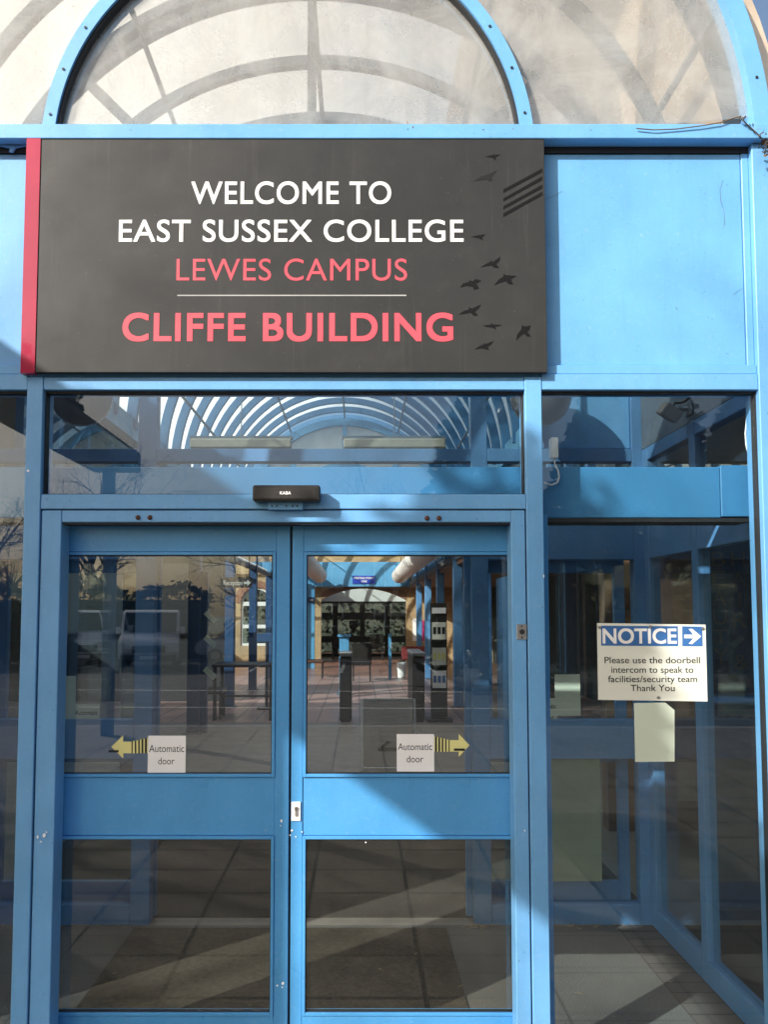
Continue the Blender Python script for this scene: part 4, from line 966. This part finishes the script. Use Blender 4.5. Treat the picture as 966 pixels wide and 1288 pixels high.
# right wall of shop panels and the hair salon banner behind the right side screen
BN = thing('salon_banner', 'dark vertical HAIR & BEAUTY banner beyond the lobby side glass', 'banner', (2.2, .9, 0))
MB().box(1.98, 2.50, 1.62, 1.64, .05, 2.4).build('cloth', M['darkblue'], BN)
for s_, X0, z0, dz_ in (('HAIR &', 2.19, 1.97, .118), ('BEAUTY', 2.075, 1.97, .112)):
    for k, chh in enumerate(s_):
        hw_ = .012 if chh == 'I' else .040
        if chh != ' ': text(chh, M['dimtext'], BN, 'lettering', (X0 - hw_, X0 + hw_, z0 - k * dz_, z0 + .085 - k * dz_), 1.617, .0)
MB().box(1.96, 2.52, 1.56, 1.70, 0, .05).build('base', M['darkm'], BN)
o = MB().box(2.55, 2.75, 1.5, 1.6, 0, 1.4, bev=.01).build('magenta_panel', M['magenta']); tag(own_base(o), 'magenta display panel beyond the lobby side glass', 'panel')
for i, (y, m) in enumerate(((6.2, 'darkm'), (7.6, 'inner'), (10.0, 'darkblue'), (12.6, 'inner'))):
    o = MB().box(2.0, 2.06, y, y + 1.2, .2, 2.2, bev=.006).build('notice_board', M[m]); tag(own_base(o), ('dark notice board nearest the lobby on the right of the hall', 'blue notice board second from the lobby on the right', 'navy notice board third from the lobby on the right', 'blue notice board farthest down the right of the hall')[i], 'notice board')
    
# ------------------------------------------------------------------ outside behind the viewer: vehicles, hedge, trees, house (seen mirrored in the glass), plus unseen shade casters
WK = thing('shade_roof', 'added concrete roof slab on posts, out of view, shading the entrance front', 'shade roof', (-3, -4, 0))  # unseen roof added to throw the diagonal shade band on the doors
MB().box(-3.83, -3.16, -8.5, -.3, 3.72, 4.00, bev=.01).build('roof', M['concrete'], WK)
for y in (-8.2, -5.6):
    MB().box(-3.60, -3.45, y - .075, y + .075, 0, 3.719, bev=.01).build('post', M['inner'], WK)
bp = MB().box(-4.1, -3.8, -2.94, -2.39, 0, 4.5).build('shade_pier', M['redbrick']); tag(own_base(bp), 'added tall red brick pier, out of view, shading the left door', 'pier')  # added out of view so its shadow covers the left door

r = random.Random(31); mb = MB()  # leaf cards added above the unseen roof to soften its shadow edge
for k in range(9000):
    clump = r.random() < .45
    y = r.uniform(-3.72, -3.25) if clump else r.uniform(-6.2, -2.4); x = r.uniform(-3.75, -3.2); z = 4.0 + r.expovariate(1 / (.42 if clump else .07))
    if z > (5.15 if clump else 4.3): continue
    c = Vector((x, y, z)); d = Vector((r.gauss(0, 1), r.gauss(0, 1), r.gauss(0, 1))).normalized() * r.uniform(.02, .05); e = d.orthogonal().normalized() * r.uniform(.015, .035)
    mb.quad(c - d - e, c + d - e, c + d + e, c - d + e)
IV = thing('shade_foliage', 'added loose leaves on top of the shade roof, softening its shadow edge', 'shade foliage', (-3.5, -4.4, 4.0)); mb.build('leaves', M['leaf'], IV)
mb = MB()
for k in range(14):
    y = -3.3 - k * .03; mb.tube([(-3.5, y, 4.0), (-3.5 + r.uniform(-.2, .2), y + r.uniform(-.05, .05), 4.35), (-3.5 + r.uniform(-.2, .2), y + r.uniform(-.1, .1), 4.7)], .008, 5)
mb.build('stems', M['bark'], IV)

def van(label, X, y, rz, m, group=None):
    """small panel van, nose towards +y before turning"""
    o = thing('parked_van', label, 'van', (0, 0, 0), group); hw = .92
    prof = [(-2.2, .35), (2.15, .35), (2.28, .55), (2.25, .85), (2.05, 1.02), (1.35, 1.18), (.62, 1.84), (.35, 1.93), (-2.05, 1.93), (-2.22, 1.75)]
    b = MB(); b.prism(prof, -hw, hw, 'x'); bmesh.ops.bevel(b.bm, geom=b.bm.edges[:], offset=.06, segments=2, affect='EDGES'); b.build('body', M[m], o, True)
    MB().prism([(1.30, 1.20), (.66, 1.80), (.70, 1.84), (1.38, 1.22)], -hw + .1, hw - .1, 'x').build('windscreen', M['carglass'], o)
    for s_ in (-1, 1):
        MB().prism([(1.1, 1.22), (.62, 1.70), (-.1, 1.70), (-.1, 1.15), (.9, 1.12)], s_ * hw - .01 * s_, s_ * (hw + .012), 'x').build('side_window', M['carglass'], o)
        MB().prism([(2.26, .78), (2.05, 1.0), (1.85, .98), (2.0, .72)], s_ * .55, s_ * .90, 'x').build('headlight', M['lamp'], o)
        MB().box(s_ * (hw + .02), s_ * (hw + .18), 1.0, 1.12, 1.15, 1.38, bev=.03).build('mirror', M[m], o)
        for y_ in (1.45, -1.45):
            wh = MB(); wh.tube([(s_ * (hw - .18), y_, .32), (s_ * (hw + .02), y_, .32)], .32, 24); w_ = wh.build('wheel', M['rubber'], o)
            MB().tube([(s_ * (hw + .021), y_, .32), (s_ * (hw + .03), y_, .32)], .19, 16).build('rim', M['steel'], w_)
    MB().box(-.5, .5, 2.262, 2.30, .60, .82, bev=.01).build('grille', M['plastic'], o); MB().box(-.85, .85, 2.20, 2.34, .36, .54, bev=.03).build('bumper', M['plastic'], o)
    MB().box(-.26, .26, 2.341, 2.35, .40, .51).build('number_plate', M['white'], o)
    o.location = (X, y, -.125); o.rotation_euler.z = rz; return o
V = van('white panel van parked facing the entrance, right of its neighbour', -7.0, -24.2, math.radians(-12), 'van', 'vans in the car park')
v2 = copy_tree(V); v2.location = (-9.9, -24.6, -.125); v2.rotation_euler.z = math.radians(-28); v2['label'] = 'white panel van parked at a slant beside the other van'
van('dark people carrier parked at the far left of the car park', -13.2, -24.5, math.radians(-10), 'cardark')
v3 = copy_tree(V); v3.location = (-4.2, -28.0, -.125); v3.rotation_euler.z = math.radians(80); v3.scale = (.9, .9, .8); v3['label'] = 'white van parked side on behind the others'

def hedge(label, x0, x1, y0, y1, h, n, seed, m='leaf'):
    r = random.Random(seed); mb = MB()
    mb.box(x0 + .3, x1 - .3, y0 + .25, y1 - .25, -.15, h - .35)
    for k in range(n):
        f = r.random(); x = r.uniform(x0, x1); top = h + .18 * math.sin(x * 1.7 + seed) + .12 * math.sin(x * 4.1)
        if f < .55: c = Vector((x, y1 + r.gauss(0, .09), r.uniform(-.12, top)))
        elif f < .9: c = Vector((x, r.uniform(y0, y1), top + r.gauss(0, .10)))
        else: c = Vector((x, y0 + r.gauss(0, .09), r.uniform(-.12, top)))
        d = Vector((r.uniform(-1, 1), r.uniform(-1, 1), r.uniform(-1, 1))).normalized() * r.uniform(.05, .12); e = d.orthogonal().normalized() * r.uniform(.03, .07)
        mb.quad(c - d - e, c + d - e, c + d + e, c - d + e)
    o = mb.build('hedge', M[m]); tag(own_base(o), label, 'hedge')
hedge('long dark evergreen hedge behind the parked vans', -22, -6.2, -31.6, -30.2, 2.6, 7000, 2)
hedge('low clipped hedge on the far side of the car park', -5.6, 12, -31.4, -30.4, 1.2, 5000, 9)
hedge('dark garden hedge beyond the far black doors', -5, 6, 32.0, 33.5, 2.8, 6000, 4, 'winterleaf')
def tree(seed, hgt):
    r = random.Random(seed); tr = MB(); br = MB()
    def grow(p, d, L, rad, lev):
        pts = [p]; rr = [rad]; q = p.copy(); dd = d.copy(); n = 5 if lev < 2 else 3
        for i in range(n):
            dd = (dd + Vector((r.gauss(0, .13), r.gauss(0, .13), r.gauss(.03, .08)))).normalized(); q = q + dd * L / n; pts.append(q.copy()); rr.append(max(.006, rad * (1 - .62 * (i + 1) / n)))
        (tr if lev == 0 else br).tube(pts, rr, 8 if lev == 0 else (5 if lev < 3 else 3), cap=False)
        if lev < 4:
            for k in range((7, 5, 5, 4)[lev]):
                i = r.randint(2 if lev == 0 else 1, n); a = r.uniform(0, 2 * PI); sp = r.uniform(.45, .95)
                side = dd.orthogonal().normalized(); side = Matrix.Rotation(a, 3, dd) @ side
                grow(pts[i], (dd * math.cos(sp) + side * math.sin(sp)).normalized(), L * r.uniform(.5, .72), rr[i] * .75, lev + 1)
    grow(Vector((0, 0, -.2)), Vector((0, 0, 1)), hgt * .48, hgt * .022, 0)
    o = thing('bare_tree', '', 'tree', (0, 0, -.12), 'bare trees beyond the car park'); 
    OFF[o] = Vector((0, 0, 0)); tr.build('trunk', M['bark'], o, True); br.build('branches', M['bark'], o, True); return o
t1, t2 = tree(11, 11), tree(23, 9)
spots = [(t1, -11.5, -34, 0, 'tall bare tree behind the middle of the dark hedge'), (t2, -5.5, -33.5, 1, 'bare tree just right of the parked vans'), (t2, -17, -35, 2.2, 'bare tree beyond the dark car'), (t1, 1.5, -36, 4.0, 'tall bare tree behind the low clipped hedge'), (t2, 7.5, -34, 3.0, 'smaller bare tree at the right of the low hedge'), (t1, -24, -33, 5.0, 'tall bare tree past the far left end of the dark hedge')]
used = set()
for t, x, y, rz, lab in spots:
    c = t if t not in used else copy_tree(t); used.add(t); c.location = (x, y, -.12); c.rotation_euler.z = rz; c['label'] = lab
def evergreen(h, rad, n, seed):
    r = random.Random(seed); tr = MB(); tr.tube([(0, 0, -.1), (.03, 0, h * .5), (0, 0, h * .93)], [.16, .10, .02], 8); cr = MB()
    for k in range(n):
        t = r.random() ** .75; z = .35 + t * (h - .35); a = r.uniform(0, 2 * PI)
        lob = 1 + .22 * math.sin(3 * a + z * 1.3 + seed) + .16 * math.sin(7 * a - z * 2.1)
        R_ = rad * (1 - t) ** .62 * lob * (r.random() ** .35) + .05
        c = Vector((R_ * math.cos(a), R_ * math.sin(a), z + r.gauss(0, .12)))
        d = Vector((math.cos(a) + r.gauss(0, .5), math.sin(a) + r.gauss(0, .5), r.gauss(-.1, .5))).normalized() * r.uniform(.08, .2); e = d.orthogonal().normalized() * r.uniform(.04, .10)
        cr.quad(c - d - e, c + d - e, c + d + e, c - d + e)
    o = thing('added_evergreen', '', 'tree', (0, 0, 0), 'evergreen trees added to darken the reflections in the glass'); OFF[o] = Vector((0, 0, 0))
    tr.build('trunk', M['bark'], o, True); cr.build('crown', M['leaf'], o); return o
e0 = evergreen(8.0, 2.1, 9000, 3)  # row added behind the viewer to darken reflections in the right window
for i, (x, y, sc, rz, lab) in enumerate(((3.2, -17.5, 1.0, 0, 'added evergreen tree nearest the middle of the car park edge'), (6.6, -16.6, 1.15, 1.3, 'tall added evergreen tree second from the middle'), (9.9, -17.4, .95, 2.4, 'shorter added evergreen tree third from the middle'), (13.2, -16.4, 1.1, 3.9, 'added evergreen tree at the far right of the row'))):
    c = e0 if i == 0 else copy_tree(e0); c.location = (x, y, -.15); c.rotation_euler.z = rz; c.scale = (sc, sc, sc); c['label'] = lab
for x, y, rz, sc, lab in ((-11.0, -9.9, .6, 1.12, 'large bare tree standing left of the paving'), (-13.2, -8.4, 2.9, 1.25, 'tallest bare tree, by the left end of the kerb')):
    c = copy_tree(t1); c.location = (x, y, -.12); c.rotation_euler.z = rz; c.scale = (sc, sc, sc); c['label'] = lab
HS = thing('brick_house', 'brick house with a gabled slate roof beyond the car park', 'house', (-1, -45, 0))
hx0, hx1, hy0, hy1 = -6.5, 3.5, -50, -43
MB().box(hx0, hx1, hy0, hy1, -.15, 5.0).build('wall', M['houseb'], HS)
rf = MB(); ym = (hy0 + hy1) / 2; rf.prism([(hy0 - .4, 4.9), (hy1 + .4, 4.9), (hy1 + .4, 5.05), (ym, 8.2), (hy0 - .4, 5.05)], hx0 - .3, hx1 + .3, 'x'); rf_ = rf.build('roof', M['rooft'], HS)
MB().box(-4.6, -3.8, ym - .3, ym + .5, 7.2, 9.3).build('chimney', M['houseb'], rf_)
for x in (-5.2, -2.2, .8):
    for z in (.9, 3.1):
        f = MB(); f.box(x, x + 1.3, hy1 - .02, hy1 + .05, z, z + .1); f.box(x, x + 1.3, hy1 - .02, hy1 + .05, z + 1.2, z + 1.3); f.box(x, x + .1, hy1 - .02, hy1 + .05, z + .1, z + 1.2); f.box(x + 1.2, x + 1.3, hy1 - .02, hy1 + .05, z + .1, z + 1.2); f.box(x + .6, x + .7, hy1 - .02, hy1 + .05, z + .1, z + 1.2)
        w_ = f.build('window', M['wht'], HS); MB().box(x + .1, x + 1.2, hy1 - .01, hy1 + .012, z + .1, z + 1.2).build('pane', M['carglass'], w_)
dr = MB().box(2.3, 3.2, hy1 - .02, hy1 + .04, -.1, 2.0).build('door', M['darkblue'], HS); MB().ball((2.42, hy1 + .06, .95), .05).build('handle', M['steel'], dr)
